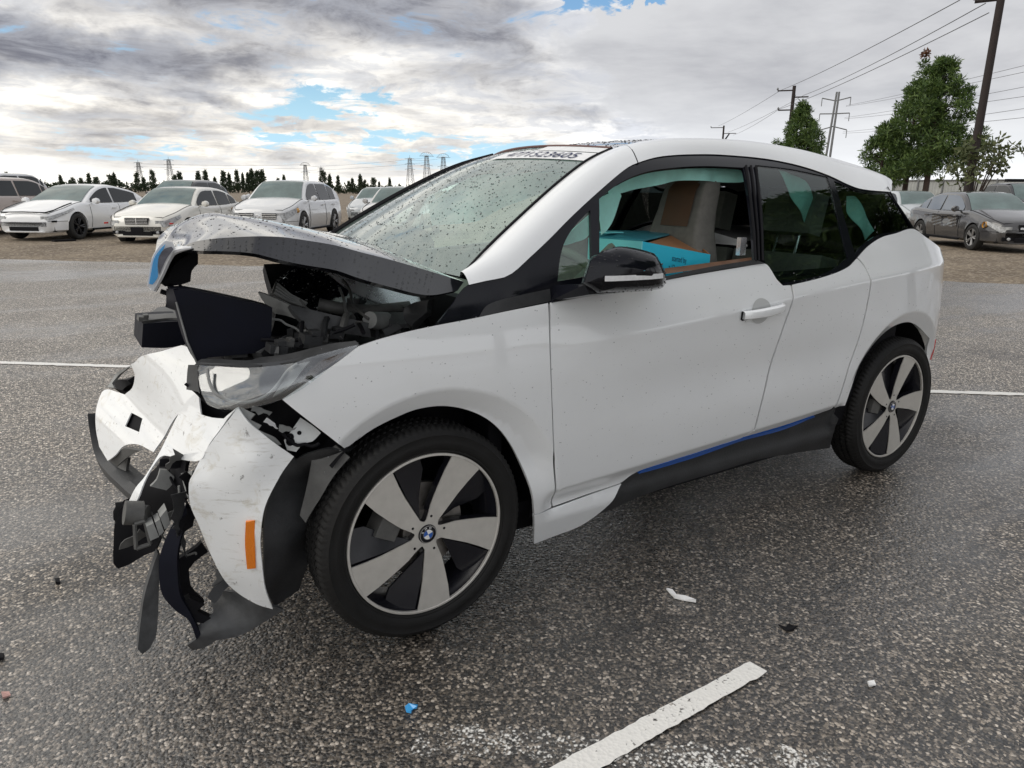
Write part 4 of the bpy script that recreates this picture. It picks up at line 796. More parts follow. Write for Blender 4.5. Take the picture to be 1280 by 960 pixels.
for i in range(2, 9):
    x = -.40+i*.065; pts = [(x, -.56+rg.uniform(-.05, .05), .90+rg.uniform(-.02, .05)), (x+.05, -.45+rg.uniform(-.1, .1), .93+rg.uniform(0, .06)), (x+.12, -.40, .90+rg.uniform(-.02, .04)), (x+.16, -.3, .88)]
    MB().tube(catmull(pts, .02), rg.uniform(.006, .013), 6).build('hose', [M['plastic'], M['mgrey'], M['matte']][i % 3], CAR, True)
for (x, y, z, s) in ((-.335, -.55, .915, .05), (-.30, -.53, .925, .03), (-.235, -.56, .935, .055), (-.20, -.54, .93, .03), (-.15, -.52, .935, .045), (-.62, .1, .93, .03)):
    MB().box((x, y, z), (s, .06, s*.5), Matrix.Rotation(.2, 3, 'Y')).box((x+.01, y-.01, z+s*.35), (s*.5, .04, s*.3)).build('connector', M['mgrey'] if s < .04 else M['plastic'], CAR)
tub = MB().box((-.06, 0, .60), (.74, 1.16, .46)).box((.30, 0, .62), (.05, 1.5, .80)); tub.build('luggage_tub', M['matte'], CAR)
# headlamp
hl = patch('headlamp_housing', [(p[0]+.012, p[1]+.03, p[2]) for p in D['hl']], M['lampgrey'], .10)
patch('reflector', [(p[0], p[1]-.004, p[2]) for p in D['hl_in']], M['reflector'], .004, step=.012, parent=hl, fn=lambda v: .055*np.clip(1-((v[:, 0]+.475)/.13)**2-((v[:, 1]-.885)/.06)**2, 0, 1)-.012*np.exp(-((v[:, 0]+.45)/.03)**2-((v[:, 1]-.865)/.025)**2))
patch('light_guide', [(p[0], p[1]+.004, p[2]) for p in D['hl_stripe']], M['lgrey'], .008, parent=hl)
MB().tube(catmull([tuple(p) for p in D['hl_u']], .01), .0045, 8).build('light_ring', M['lgrey'], hl, True)
patch('side_lens', [(p[0], p[1]+.006, p[2]) for p in D['hl_brown']], M['lampbrown'], .004, parent=hl)
patch('lens', 'hl', M['lens'], .002, parent=hl, step=.014, extra=[(-.45, -.765, .88), (-.35, -.795, .91)], fn=lambda v: -.026*np.clip(1-((v[:, 0]+.42)/.19)**2-((v[:, 1]-.868-.1*(v[:, 0]+.42))/.062)**2, 0, 1)**.8)
patch('headlamp_strip', 'hl_top', M['plastic'], .02)
patch('headlamp_cap', 'hl_cap', M['plastic'], .03)
patch('lamp_dark_filler', 'filler', M['matte'], .03)  # black filler sheet, paints the shade below the headlamp
# torn bumper, three pieces
bs = patch('bumper_corner', 'bump_side', M['dirty'], .004, extra=[(-.50, -.79, .66), (-.47, -.80, .55), (-.49, -.785, .42)], step=.02)
bs['label'] = 'torn white bumper corner with amber reflector'
patch('bumper_centre', 'bump_front', M['dirty'], .004, step=.016, rough=.007, seed=3, smoothing=.003, corner=28)
bf = patch('bumper_far_half', 'bump_far', M['dirty'], .004, step=.018, rough=.004, seed=5, smoothing=.02, corner=24, hole=[(p[0], p[2]) for p in D['tow_hole']])
bf['label'] = 'far half of the white bumper with square towing hole'
patch('fog_lamp_rim', 'bump_far_rim', M['lgrey'], .01)
patch('fog_lamp_void', 'fog_black', M['matte'], .05)
th = [np.array(p) for p in D['tow_hole']]
thc = np.mean(th, 0)
patch('tow_hole_backing', [((p[0]-thc[0])*1.9+thc[0]+.006, p[1]+.035, (p[2]-thc[2])*1.9+thc[2]-.008) for p in th], M['matte'], .003, parent=bf)  # dark sheet stands in for the shade inside the hole
# black lower pieces
LO = np.array(catmull([tuple(p) for p in D['lip_out']], .02)); LI = np.array(catmull([tuple(p) for p in D['lip_in']], .02)); LO = resample(LO, 30); LI = resample(LI, 30)
MB().grid([LO+np.array([.03, .03, -.01]), LO, LO*.5+LI*.5+np.array([-.012, -.01, .006]), LI, LI+np.array([.04, .05, .0])]).build('front_lip', M['plastic'], CAR, True)
patch('lip_trim', 'lip_trim', M['mgrey'], .01)
patch('lip_trim', 'lip_trim2', M['mgrey'], .01)
du = patch('lower_duct', [(p[0], p[1]+.06, p[2]) for p in D['duct']], M['matte'], .01)
patch('duct_bracket', 'duct_bracket', M['lgrey'], .012)
patch('duct_bracket', 'duct_tri', M['lgrey'], .012)
fr = [np.array(p) for p in D['duct_frame']]
fm = MB()
for i in range(4): fm.tube([fr[i], fr[(i+1) % 4]], .006, 6)
fm.build('duct_frame', M['mgrey'], CAR, True)
for k in ('duct_box1', 'duct_box2', 'duct_box3'): patch('sensor_block', k, M['lgrey'], .05)
MB().tube(D['sensor'], [.034, .034], 16).tube([np.array(D['sensor'][1])*.8+np.array(D['sensor'][0])*.2, np.array(D['sensor'][1])+np.array([.012, -.012, 0])], .024, 12).build('parking_sensor', M['mgrey'], CAR, True)
patch('hanging_strip', 'hang', M['tray'], .035, corner=22)
patch('torn_shutter', 'curved', M['navy'], .02)
patch('torn_strut', 'strut2', M['matte'], .02)
ty = patch('undertray', 'tray', M['tray'], .008, rough=.006)
patch('tray_lump', 'tray_lump', M['matte'], .03, parent=ty)
patch('wheel_arch_liner', 'liner', M['plastic'], .01, rough=.035, step=.018)
patch('liner_flap', 'flap', M['mgrey'], .006)
br = patch('wing_bracket', 'bracket', M['galv'], .012)
bk = [np.array(p) for p in D['bracket']]
for f, g, r_ in ((.12, .75, .011), (.3, .86, .012), (.35, .35, .006)):
    c = (bk[0]*(1-f)+bk[3]*f)*(1-g)+(bk[7]*(1-f)+bk[5]*f)*g+np.array([0, -.006, 0]); MB().lathe([(0.0005, 0), (r_, .0005), (r_, .004)], 12, 'Y', c).build('hole', M['matte'], br)
patch('torn_edge', 'frag', M['lgrey'], .01, rough=.008)

# loose wiring, torn tabs and jagged plastic ends hanging in the wreck
rg = random.Random(11)
for a, b, sag, r_, k in (((-.60, -.62, .86), (-.42, -.70, .80), .05, .004, 0), ((-.66, -.50, .60), (-.58, -.66, .42), .03, .004, 0), ((-.72, -.50, .47), (-.62, -.62, .36), .05, .003, 1), ((-.42, -.72, .78), (-.30, -.78, .68), .04, .005, 0), ((-.64, -.60, .56), (-.66, -.60, .38), .02, .0035, 2), ((-.30, -.40, .98), (-.12, -.50, .95), .03, .004, 2), ((-.20, -.35, 1.02), (-.05, -.52, .97), .04, .0035, 1), ((-.36, -.50, .93), (-.10, -.56, .96), .02, .006, 0)):
    pts = []
    for i in range(11):
        f = i/10; pts.append((a[0]*(1-f)+b[0]*f+rg.uniform(-.006, .006), a[1]*(1-f)+b[1]*f, a[2]*(1-f)+b[2]*f-sag*4*f*(1-f)+rg.uniform(-.006, .006)))
    MB().tube(catmull(pts, .01), r_, 6).build('loose_wire', (M['matte'], M['mgrey'], M['lgrey'])[k], CAR, True)
def shard(x, y, z, L, wd, ang, m, nm='torn_tab'):
    c, s = math.cos(ang), math.sin(ang); P = []; n = 5
    for i in range(n+1): f = i/n; P.append((L*f, wd*(.5-.3*f)+rg.uniform(-.25, .25)*wd))
    for i in range(n, -1, -1): f = i/n; P.append((L*f*(.9 if i == n else 1), -wd*(.5-.3*f)+rg.uniform(-.25, .25)*wd))
    V = [(x+a*c-b*s, y+.02*math.sin(9*a+b*20), z+a*s+b*c) for a, b in P]; k = len(V); V += [(a, b+.004, d) for a, b, d in V]
    obj(nm, V, [tuple(range(k)), tuple(range(k, 2*k))[::-1]]+[(i, k+i, k+(i+1) % k, (i+1) % k) for i in range(k)], m, CAR, False)
for x, y, z, L, wd, a, m in ((-.64, -.66, .62, .10, .03, -1.2, M['matte']), (-.65, -.64, .56, .12, .035, -1.7, M['plastic']), (-.62, -.63, .50, .09, .04, -2.0, M['matte']), (-.66, -.62, .47, .13, .025, -1.5, M['plastic']), (-.60, -.60, .19, .07, .03, .6, M['plastic']), (-.57, -.58, .21, .06, .035, 1.2, M['mgrey']), (-.79, -.47, .50, .07, .02, -1.8, M['plastic']), (-.74, -.49, .40, .08, .03, -2.6, M['mgrey']), (-.46, -.74, .80, .06, .02, -.5, M['lgrey']), (-.43, -.76, .77, .05, .015, -.9, M['white']), (-.40, -.77, .74, .05, .018, -.3, M['lgrey']), (-.52, -.71, .835, .07, .015, .1, M['matte']), (-.63, -.60, .66, .06, .04, -2.4, M['mgrey']), (-.68, -.54, .62, .08, .03, -.3, M['matte']), (-.70, -.53, .44, .10, .02, .2, M['mgrey'])):
    shard(x, y, z, L, wd, a, m)
# wheels
def spoke_outline():
    P = []
    base = [(.054, 43.5), (.10, 45.2), (.156, 45.8), (.205, 45.0), (.2555, 43.9), (.2558, 50), (.256, 57), (.2558, 63), (.2555, 69.9), (.205, 72.8), (.1513, 76.2), (.12, 79.2), (.096, 82.4), (.075, 84.5), (.058, 88), (.047, 93), (.042, 100), (.045, 107)]
    for k in range(5):
        for r, a in base: t = R(a+72*k); P.append((r*math.cos(t), r*math.sin(t)))
    return P
def make_wheel():
    seg = 300
    prof = [(.262, -.058), (.266, -.066), (.270, -.0705), (.274, -.070), (.277, -.0725), (.296, -.0775), (.299, -.0765), (.318, -.0745), (.321, -.0758), (.3225, -.0735), (.332, -.068), (.3405, -.060), (.3455, -.050), (.347, -.036), (.347, -.033), (.340, -.032), (.340, -.026), (.347, -.025), (.347, -.003), (.340, -.002), (.340, .004), (.347, .005), (.347, .030), (.34, .031), (.34, .037), (.347, .038), (.345, .052), (.336, .066), (.318, .074), (.29, .076), (.262, .06)]
    tm = MB(); V = []; F = []; k = len(prof)
    for i in range(seg):
        t = 2*math.pi*i/seg
        for j, (r, a) in enumerate(prof):
            if 11 <= j <= 26 and i % 3 == 0: r -= .0055
            tt = t+(.016*math.sin(j*1.3) if 11 <= j <= 26 else 0)
            V.append((r*math.cos(tt), a, r*math.sin(tt)))
    for i in range(seg):
        for j in range(k-1): F.append((i*k+j, i*k+j+1, ((i+1) % seg)*k+j+1, ((i+1) % seg)*k+j))
    wh = bpy.data.objects.new('wheel', None); COL.objects.link(wh); wh.parent = CAR
    obj('tyre', V, F, M['rubber'], wh, True)
    MB().lathe([(.2545, -.066), (.2565, -.0675), (.2625, -.0665), (.2635, -.062), (.2625, -.056), (.254, -.052), (.2545, -.066)], 120).build('rim_lip', M['silver'], wh, True)
    MB().lathe([(.2555, -.062), (.250, -.045), (.238, -.03), (.232, .02), (.236, .065)], 96).build('rim_barrel', M['gloss_dark'], wh, True)
    out = spoke_outline(); v, T, bd = tri2d([np.array(p) for p in out], (), .02)
    Q = np.stack([v[:, 0], -.0655+.010*(1-np.clip(np.hypot(v[:, 0], v[:, 1])/.25, 0, 1)), v[:, 1]], 1)
    n = np.tile(np.array([0, -1.0, 0]), (len(Q), 1)); T2 = T
    shell('spoke_face', Q, T2, bd, M['silver'], wh, n, .004)
    Q2 = Q*np.array([.985, 1, .985])+np.array([0, .0045, 0])
    shell('spoke_body', Q2, T2, bd, M['gloss_dark'], wh, n, .030)
    for kk in range(5):
        P = []
        for r, a in ((.060, 41), (.15, 44), (.252, 42.5), (.252, 34), (.252, 26), (.252, 20), (.205, 17), (.12, 26)):
            t = R(a+72*kk); P.append((r*math.cos(t), r*math.sin(t)))
        v2, Tb, b2 = tri2d([np.array(p) for p in P], (), .04)
        rr = np.hypot(v2[:, 0], v2[:, 1]); da = (np.degrees(np.arctan2(v2[:, 1], v2[:, 0]))-43-72*kk+180) % 360-180
        shell('web', np.stack([v2[:, 0], -.058+.028*np.clip(-da/24, 0, 1), v2[:, 1]], 1), Tb, b2, M['gloss_dark'], wh, np.tile(np.array([0, -1.0, 0]), (len(v2), 1)), .008, False)
        t = R(75.7+72*kk); MB().lathe([(.0003, -.0012), (.0042, -.001), (.0042, .002)], 10, 'Y', (.0585*math.cos(t), -.0580, .0585*math.sin(t))).build('hole', M['matte'], wh)
        t = R(118+72*kk); MB().lathe([(.0003, -.002), (.007, -.002), (.009, .0), (.009, .03)], 8, 'Y', (.064*math.cos(t), -.040, .064*math.sin(t))).build('wheel_bolt', M['mgrey'], wh)
    MB().lathe([(.05, 0), (.15, 0), (.15, .02), (.05, .02)], 60, 'Y', (0, -.005, 0)).lathe([(.0005, -.03), (.07, -.03), (.075, 0)], 40, 'Y').build('brake_disc', M['steel'], wh, True)
    MB().box((-.11, -.015, .07), (.07, .07, .12), Matrix.Rotation(.5, 3, 'Y')).build('brake_caliper', M['mgrey'], wh)
    # round badge: black ring, blue and white quarters, three letters
    bd_ = MB().lathe([(.0005, -.004), (.024, -.004), (.0285, -.003), (.031, 0), (.031, .01)], 32, 'Y', (0, -.0585, 0)).build('badge', M['black'], wh, True)
    for q in range(4):
        V = [(0, -.0632, 0)]+[(.0155*math.cos(R(90*q+a)+.35), -.0632, .0155*math.sin(R(90*q+a)+.35)) for a in range(0, 91, 10)]
        obj('badge_quarter', V, [(0, i, i+1) for i in range(1, 10)], M['blue'] if q % 2 else M['white'], bd_, False)
    MB().lathe([(.0158, 0), (.0170, 0)], 32, 'Y', (0, -.0634, 0)).lathe([(.0268, 0), (.0285, 0)], 32, 'Y', (0, -.0622, 0)).build('badge_ring', M['chrome'], bd_, True)
    for ch, a in (('B', 150), ('M', 110), ('W', 70)):
        V, F = text_mesh(ch, .010); c = (V.max(0)+V.min(0))/2; t = R(a); rot = t-math.pi/2; W_ = []
        for x, z in V-c: W_.append((.0218*math.cos(t)+x*math.cos(rot)-z*math.sin(rot), -.0634, .0218*math.sin(t)+x*math.sin(rot)+z*math.cos(rot)))
        obj('badge_letter', W_, F, M['white'], bd_, False)
    return wh
def copy_tree(o, parent):
    c = o.copy(); COL.objects.link(c); c.parent = parent
    for ch in list(o.children): copy_tree(ch, c)
    return c
wh = make_wheel()
def put_wheel(o, x, y, spin, steer=0, flip=False):
    o.matrix_local = Matrix.Translation((x, y, .347)) @ Matrix.Rotation((math.pi if flip else 0)+steer, 4, 'Z') @ Matrix.Rotation(spin, 4, 'Y')
put_wheel(wh, 0, -.782, 0, .0257)
put_wheel(copy_tree(wh, CAR), 2.57, -.782, R(-12.8))
put_wheel(copy_tree(wh, CAR), 0, .782, .4, .0257, True)
put_wheel(copy_tree(wh, CAR), 2.57, .782, .9, 0, True)
# arch liners and underside
def arch(cx, r, a0, a1, y0, y1, name='arch_liner'):
    A = [R(a) for a in np.linspace(a0, a1, 26)]
    MB().grid([[(cx+rr*math.cos(a), y, .35+rr*math.sin(a)) for a in A] for rr, y in ((r, y0), (r, y0*.5+y1*.5), (r, y1), (.06, y1))]).build(name, M['matte'], CAR, True)
for s in (-1, 1):
    arch(.04, .415, -8, 140, s*.822, s*.52); arch(2.57, .435, 8, 200, s*.775, s*.52)
MB().box((1.35, 0, .235), (3.0, 1.36, .12)).box((1.3, 0, .22), (1.6, 1.40, .09)).build('underbody', M['matte'], CAR)
# front door furniture
h = D['handle']; hc = np.mean([side3([p])[0] for p in h], 0)
A_ = [side3([p])[0] for p in h]
rec = [];
for i in range(6):
    rr = .050*(1-i/5.0); row = []
    for k in range(28):
        t = 2*math.pi*k/28; c2 = (hc[0]-.012+rr*1.15*math.cos(t), hc[2]+.002+rr*math.sin(t)*1.0); p = side3([c2])[0]; p[1] += -.0012+.020*(1-(rr/.05)**2)*0-.0; row.append((p[0], p[1]-.001+.0*rr, p[2]))
    rec.append(row)
cup = MB().grid(rec, True).build('handle_cup', mat('handle_recess_shade', (.50, .51, .51), .35, coat=.5), door, True)  # flat grey disc; the cup's shade is put into its colour
hb = [];
L0, L1 = np.array(A_[0])*.5+np.array(A_[3])*.5, np.array(A_[1])*.5+np.array(A_[2])*.5
for i, f in enumerate(np.linspace(0, 1, 13)):
    c = L0*(1-f)+L1*f; o_ = -.010-.022*math.sin(math.pi*min(1, max(0, f)))**.5; hh = .0175-.002*abs(f-.5); c2 = c+np.array([0, o_, 0])
    hb.append([c2+np.array([0, dy_, dz_]) for dy_, dz_ in ((.012, -hh), (.002, -hh*1.0), (-.005, -hh*.7), (-.007, 0), (-.005, hh*.7), (.002, hh), (.012, hh))])
MB().grid(hb, True).build('door_handle', M['paint'], door, True)
MB().tube([A_[0]*.5+A_[3]*.5+np.array([-.004, -.004, -.016]), A_[0]*.5+A_[3]*.5+np.array([-.004, -.006, .016])], .0035, 6).tube([A_[3]+np.array([0, -.004, -.001]), L0*.35+L1*.65+np.array([0, -.006, -.018])], .003, 6).build('handle_gap', M['matte'], door, True)
# mirror
mo = [np.array(p) for p in D['mirror']]; cen = np.mean(mo, 0)
upo = [p for p in mo]
msh = MB(); rings = []
for f, dy_ in ((1.0, .10), (1.015, .05), (1.0, .0), (.93, -.03), (.78, -.052), (.5, -.07), (.2, -.078), (.02, -.08)):
    P = smooth_poly([((p-cen)[0]*f+cen[0], (p-cen)[2]*f+cen[2]) for p in mo], .012, 27)
    rings.append(P)
n0 = len(rings[0])
def rs2(P, n): q = resample([(p[0], 0, p[1]) for p in list(P)+[P[0]]], n+1)[:-1]; return q
RG = [np.array([[p[0]+.85*max(0, dy_+.03), cen[1]+dy_+.03, p[2]-.16*max(0, dy_+.03)] for p in rs2(P, 48)]) for P, dy_ in zip(rings, (.10, .05, .0, -.03, -.052, -.07, -.078, -.08))]
mir = MB().grid(RG, True).build('side_mirror', M['black'], CAR, True)
far_copy(mir)
iy = cen[1]-.045
a = np.array(D['mirror_ind'][0]); b = np.array(D['mirror_ind'][1])
MB().grid([[(x, y-.0, z+dz_) for x, y, z in [(a[0]*(1-f)+b[0]*f, cen[1]-.048+.012*abs(2*f-1)**3, a[2]*(1-f)+b[2]*f) for f in np.linspace(0, 1, 14)]] for dz_ in (-.008, .008)]).build('indicator_strip', M['sticker'], mir, True)
lowm = [p for p in RG[2] if p[2] < 1.088]
mb_ = [np.array((p[0], 0, p[1])) for p in D['mirrorbase']]
W0 = side3([(p[0], p[2]) for p in mb_])
arm = MB()
arm.hexa([W0[0]+np.array([0, .01, 0]), W0[1]+np.array([0, .01, 0]), (.50, -.97, 1.068), (.48, -.97, 1.10), W0[4]+np.array([.02, .01, 0]), W0[3]+np.array([.02, .01, 0]), (.66, -.97, 1.066), (.66, -.97, 1.10)])
arm.build('mirror_arm', M['black'], mir)
patch('mirror_foot', [(p[0], p[1]-.012, p[2]) for p in W0], M['black'], .02, corner=25, parent=mir)
# door-frame seals and latch plate
for dx_ in (0, .02, .042):
    P = [(1.619+dx_*1.5, 1.479), (1.551+dx_*1.3, 1.342), (1.507+dx_*1.1, 1.22), (1.462+dx_, 1.112)]
    MB().tube(side3(P, .002), .0055, 6).build('pillar_seal', M['matte'], CAR, True)
MB().box((1.475, -.72, 1.163), (.035, .02, .07)).build('latch_plate', M['wetsheet'], CAR)
MB().grid([side3([(x, 1.085+.04*(x-1.0)) for x in np.linspace(.75, 1.53, 12)], -.03), side3([(x, 1.10+.04*(x-1.0)) for x in np.linspace(.75, 1.53, 12)], -.05), side3([(x, 1.09+.04*(x-1.0)) for x in np.linspace(.75, 1.53, 12)], -.11)]).build('door_card_top', M['wood'], CAR, True)
# cabin
cab = MB()
cab.box((1.5, 0, .30), (2.4, 1.5, .04)).box((2.45, 0, .70), (.10, 1.40, .75))
cab.build('cabin_floor', M['matte'], CAR)
for s in (-1, 1):
    P = [[side3([(x, z)], -.045)[0]*np.array([1, -s, 1]) for x in np.linspace(.5, 2.6, 16)] for z in np.linspace(.3, 1.06, 6)]
    MB().grid(P).build('door_card', M['matte'], CAR, True)
MB().grid([[(e[0], abs(e[1])*t*1.0, e[2]-.03-.075*abs(t)**3) for t in np.linspace(-1, 1, 7)] for e in RE[1:]]).build('headliner', mat('headliner_grey', (.12, .125, .12), .9), CAR, True)
dsh = [[(.34, y, .97) for y in np.linspace(-.70, .70, 9)], [(.55, y, 1.0+.02*math.cos(3*y)) for y in np.linspace(-.72, .72, 9)], [(.74, y, .97) for y in np.linspace(-.72, .72, 9)], [(.80, y, .90) for y in np.linspace(-.72, .72, 9)], [(.70, y, .70) for y in np.linspace(-.72, .72, 9)]]
MB().grid(dsh).build('dashboard', M['dash'], CAR, True)
swc = np.array([.90, -.43, 1.0]); ax = np.array([.80, 0, .6]); ax /= np.linalg.norm(ax); u_ = np.array([0, 1.0, 0]); v_ = np.cross(ax, u_)
sw = MB().tube([swc+(u_*math.cos(t)+v_*math.sin(t))*.185 for t in np.linspace(0, 2*math.pi, 33)], .018, 10, False)
for t in (.0, math.pi, -math.pi/2): sw.tube([swc, swc+(u_*math.cos(t)+v_*math.sin(t))*.18], .02, 8)
sw.tube([swc-ax*.02, swc-ax*-.25], .05, 12); sw.build('steering_wheel', M['dash'], CAR, True)
def seat(cy, bx=1.36, name='front_seat'):
    o = bpy.data.objects.new(name, None); COL.objects.link(o); o.parent = CAR; o.location = (bx, cy, .53)
    zz = [0, .12, .25, .38, .50, .60, .68, .76, .84, .90, .93]; hw = [.24, .25, .255, .25, .225, .18, .145, .13, .125, .115, .08]; th = [.11, .12, .11, .10, .09, .08, .07, .065, .06, .05, .03]
    G = []
    for z, h_, t_ in zip(zz, hw, th):
        xs = .26*z; ring = []
        for k in range(28):
            a = 2*math.pi*k/28; ca, sa = math.cos(a), math.sin(a); e = .55
            ring.append((xs+t_*math.copysign(abs(ca)**e, ca)-.03*(abs(sa)**2)*(1 if ca < 0 else 0), h_*math.copysign(abs(sa)**e, sa), z))
        G.append(ring)
    G.append([(.26*.93, 0, .935)]*28)
    MB().grid(G, True).build('backrest', M['seat'], o, True)
    G = []
    for x, h_ in ((-.52, .20), (-.50, .24), (-.3, .255), (-.05, .255), (.06, .24)):
        G.append([(x, h_*math.copysign(abs(math.sin(a))**.6, math.sin(a)), -.02+.085*math.copysign(abs(math.cos(a))**.6, math.cos(a))) for a in np.linspace(0, 2*math.pi, 25)])
    MB().grid(G).build('cushion', M['seat'], o, True)
    MB().grid([[(.26*z-.078+.004*abs(y/.1)-(.0 if abs(z-.78) < .09 else -.02), y, z) for y in np.linspace(-.085, .075, 7)] for z in np.linspace(.70, .91, 8)]).build('headrest_panel', M['brown'], o, True)
    return o
s1 = seat(-.37, 1.33); s2 = copy_tree(s1, CAR); s2.location = (1.33, .37, .53)
for y in (-.42, .12):
    MB().box((2.10, y, .78), (.14, .50, .62), Matrix.Rotation(.2, 3, 'Y')).box((2.20, y, 1.275), (.10, .27, .19), Matrix.Rotation(.2, 3, 'Y')).build('rear_seat', M['seat'], CAR)
    for d in (-.06, .06): MB().tube([(2.15, y+d, 1.07), (2.18, y+d, 1.20)], .007, 6).build('headrest_post', M['chrome'], CAR)
def px_curtain(name, P, fold=.012, seed=1): return patch(name, P, M['teal'], .003, corner=50, rough=fold*1.5, seed=seed, step=.016)
px_curtain('curtain_airbag', [(.93, -.50, 1.39), (1.013, -.5, 1.41), (1.113, -.5, 1.437), (1.239, -.5, 1.458), (1.466, -.5, 1.470), (1.689, -.5, 1.462), (1.744, -.5, 1.434), (1.67, -.5, 1.413), (1.471, -.5, 1.417), (1.332, -.5, 1.415), (1.2, -.5, 1.395), (1.075, -.5, 1.375), (.95, -.5, 1.358)], .015, 2)
px_curtain('curtain_airbag', D['curt2'], .012, 3)
px_curtain('curtain_airbag', D['curt3'], .012, 4)
px_curtain('curtain_airbag', [(1.874, -.55, 1.47), (2.067, -.55, 1.429), (2.158, -.55, 1.359), (2.188, -.55, 1.268), (2.239, -.55, 1.171), (2.098, -.55, 1.269), (1.932, -.55, 1.389)], .014, 5)
px_curtain('curtain_airbag', [(2.35, -.6, 1.36), (2.423, -.6, 1.353), (2.58, -.6, 1.195), (2.525, -.6, 1.151), (2.382, -.6, 1.275)], .010, 6)
px_curtain('curtain_airbag', [(.72, .55, 1.30), (.95, .54, 1.43), (1.3, .52, 1.46), (1.9, .52, 1.46), (1.95, .55, 1.40), (1.7, .56, 1.34), (1.4, .56, 1.36), (1.0, .58, 1.22), (.75, .6, 1.2)], .02, 7)
# blobs of rain on bonnet, roof and windscreen
def drops(name, f, n, rmin, rmax, seed):
    rg = np.random.RandomState(seed); V = []; F = []
    for i in range(n):
        p, q1, q2 = f(rg); a = q1-p; b = q2-p; a /= np.linalg.norm(a); nn = np.cross(a, b); nn /= np.linalg.norm(nn)+1e-9; b = np.cross(nn, a)
        if nn[2] < 0 and abs(nn[2]) > .2: nn = -nn
        r_ = rmin+(rmax-rmin)*rg.rand()**2.5; e = 1+.8*rg.rand(); k = len(V)
        for h, s in ((0, 1.0), (.45, .75)):
            for t in range(6): V.append(p+(a*math.cos(t*1.047)*r_*e+b*math.sin(t*1.047)*r_)*s+nn*h*r_)
        V.append(p+nn*r_*.6)
        for t in range(6): F += [(k+t, k+(t+1) % 6, k+6+(t+1) % 6, k+6+t), (k+6+t, k+6+(t+1) % 6, k+12)]
    o = obj(name, V, F, M['drop'], CAR, True); o['kind'] = 'stuff'; return o
def f_ws(rg): s, t = rg.rand(), rg.uniform(-.98, .98); return wsP(s, t, .0006), wsP(min(1, s+.01), t, .0006), wsP(s, t+.01, .0006)
def f_hood(rg):
    i = rg.randint(8, NH-2); t = rg.uniform(-.97, .97); q = rg.rand(); p = hoodP(i, t)*(1-q)+hoodP(i+1, t)*q
    return p, p+hoodP(i+1, t)-hoodP(i, t), p+hoodP(i, t+.02)-hoodP(i, t)
def f_band(rg):
    i = rg.randint(8, NH-6); q = rg.rand(); p = HC[i]*(1-q)+HL[i]*q; p = p+np.array([0, -.0005, 0]); return p, p+HC[i+1]-HC[i], p+HL[i]-HC[i]
def f_roof(rg):
    i = rg.randint(0, 7); t = rg.uniform(-.97, .97); q = rg.rand(); p = roofP(i, t)*(1-q)+roofP(i+1, t)*q; return p, p+roofP(i+1, t)-roofP(i, t), p+roofP(i, t+.02)-roofP(i, t)
drops('raindrops', f_ws, 2800, .0007, .0030, 1)
drops('raindrops', f_hood, 1500, .0006, .0026, 2)
drops('raindrops', f_band, 260, .001, .003, 3)
M['cdrop'] = mat('clear_water_drop', (.42, .43, .45), .04, spec=.8)
def f_side(rg):
    while True:
        x, z = rg.uniform(-.3, 2.9), rg.uniform(.42, 1.06)
        if math.hypot(x-.04, z-.35) > .42 and math.hypot(x-2.57, z-.35) > .45 and z < 1.0+.035*x: break
    p = side3([(x, z)], .0004)[0]; return p, side3([(x+.01, z)], .0004)[0], side3([(x, z+.01)], .0004)[0]
o_ = drops('raindrops', f_side, 900, .0006, .0021, 9); o_.data.materials[0] = M['cdrop']
drops('raindrops', f_roof, 500, .0015, .0045, 4)
def f_dome(rg):
    me = dm.data; n = len(me.vertices)//3; v = me.vertices[rg.randint(0, n)]; p = np.array(v.co)+np.array([rg.uniform(-.015, .015), -.006, rg.uniform(-.01, .01)]); return p, p+np.array([.01, 0, 0]), p+np.array([0, -.004, .01])
o_ = drops('raindrops', f_dome, 380, .001, .0035, 5); o_.data.materials[0] = M['lgrey']
def f_mir(rg):
    k = rg.randint(2, 5); j = rg.randint(0, 47); p = RG[k][j]*(1-rg.rand()*.9)+0; q = rg.rand(); p = RG[k][j]*(1-q)+RG[k+1][j]*q; p = p*(1)+np.array([0, -.0008, 0]); return p, p+np.array([.01, 0, 0]), p+np.array([0, 0, .01])
drops('raindrops', f_mir, 160, .001, .003, 6)

# blue carton lying open on the driver's seat
# clear bag and dark console on the rear bench
MB().lathe([(.001, -.06), (.05, -.05), (.075, .0), (.06, .05), (.001, .06)], 14, 'Z', (1.72, -.30, 1.02)).build('plastic_bag', M['wetsheet'], CAR, True)
bx = thing('open_carton', 'bright blue open cardboard box seen through the open car window', 'box', (1.12, -.53, .98))
bx['group'] = 'things inside the car' if False else 'cargo'; del bx['group']
def loc(P): return [tuple(np.array(p)-np.array((1.12, -.53, .98))) for p in P]
bA, bB, bC, bD, bE, bF = [tuple(p) for p in D['bx_A']]
def dn_(p): return (p[0], p[1], .90)
fs = [bA, bB, dn_(bB), dn_(bA)]
def sheet(name, P, m, th=.006):
    P = [np.array(p) for p in loc(P)]; n = np.cross(P[1]-P[0], P[2]-P[0]); n = n/np.linalg.norm(n)*th
    o = MB().hexa([P[0], P[1], P[3], P[2], P[0]+n, P[1]+n, P[3]+n, P[2]+n]).build(name, m, bx); return o
sd_ = sheet('side_panel', fs, M['boxblue'])
sheet('end_panel', [bA, bC, dn_(bC), dn_(bA)], M['boxcyan'])
sheet('back_panel', [bC, bE, dn_(bE), dn_(bC)], M['card'])
sheet('far_end_panel', [bB, bF, dn_(bF), dn_(bB)], M['card'], .004)
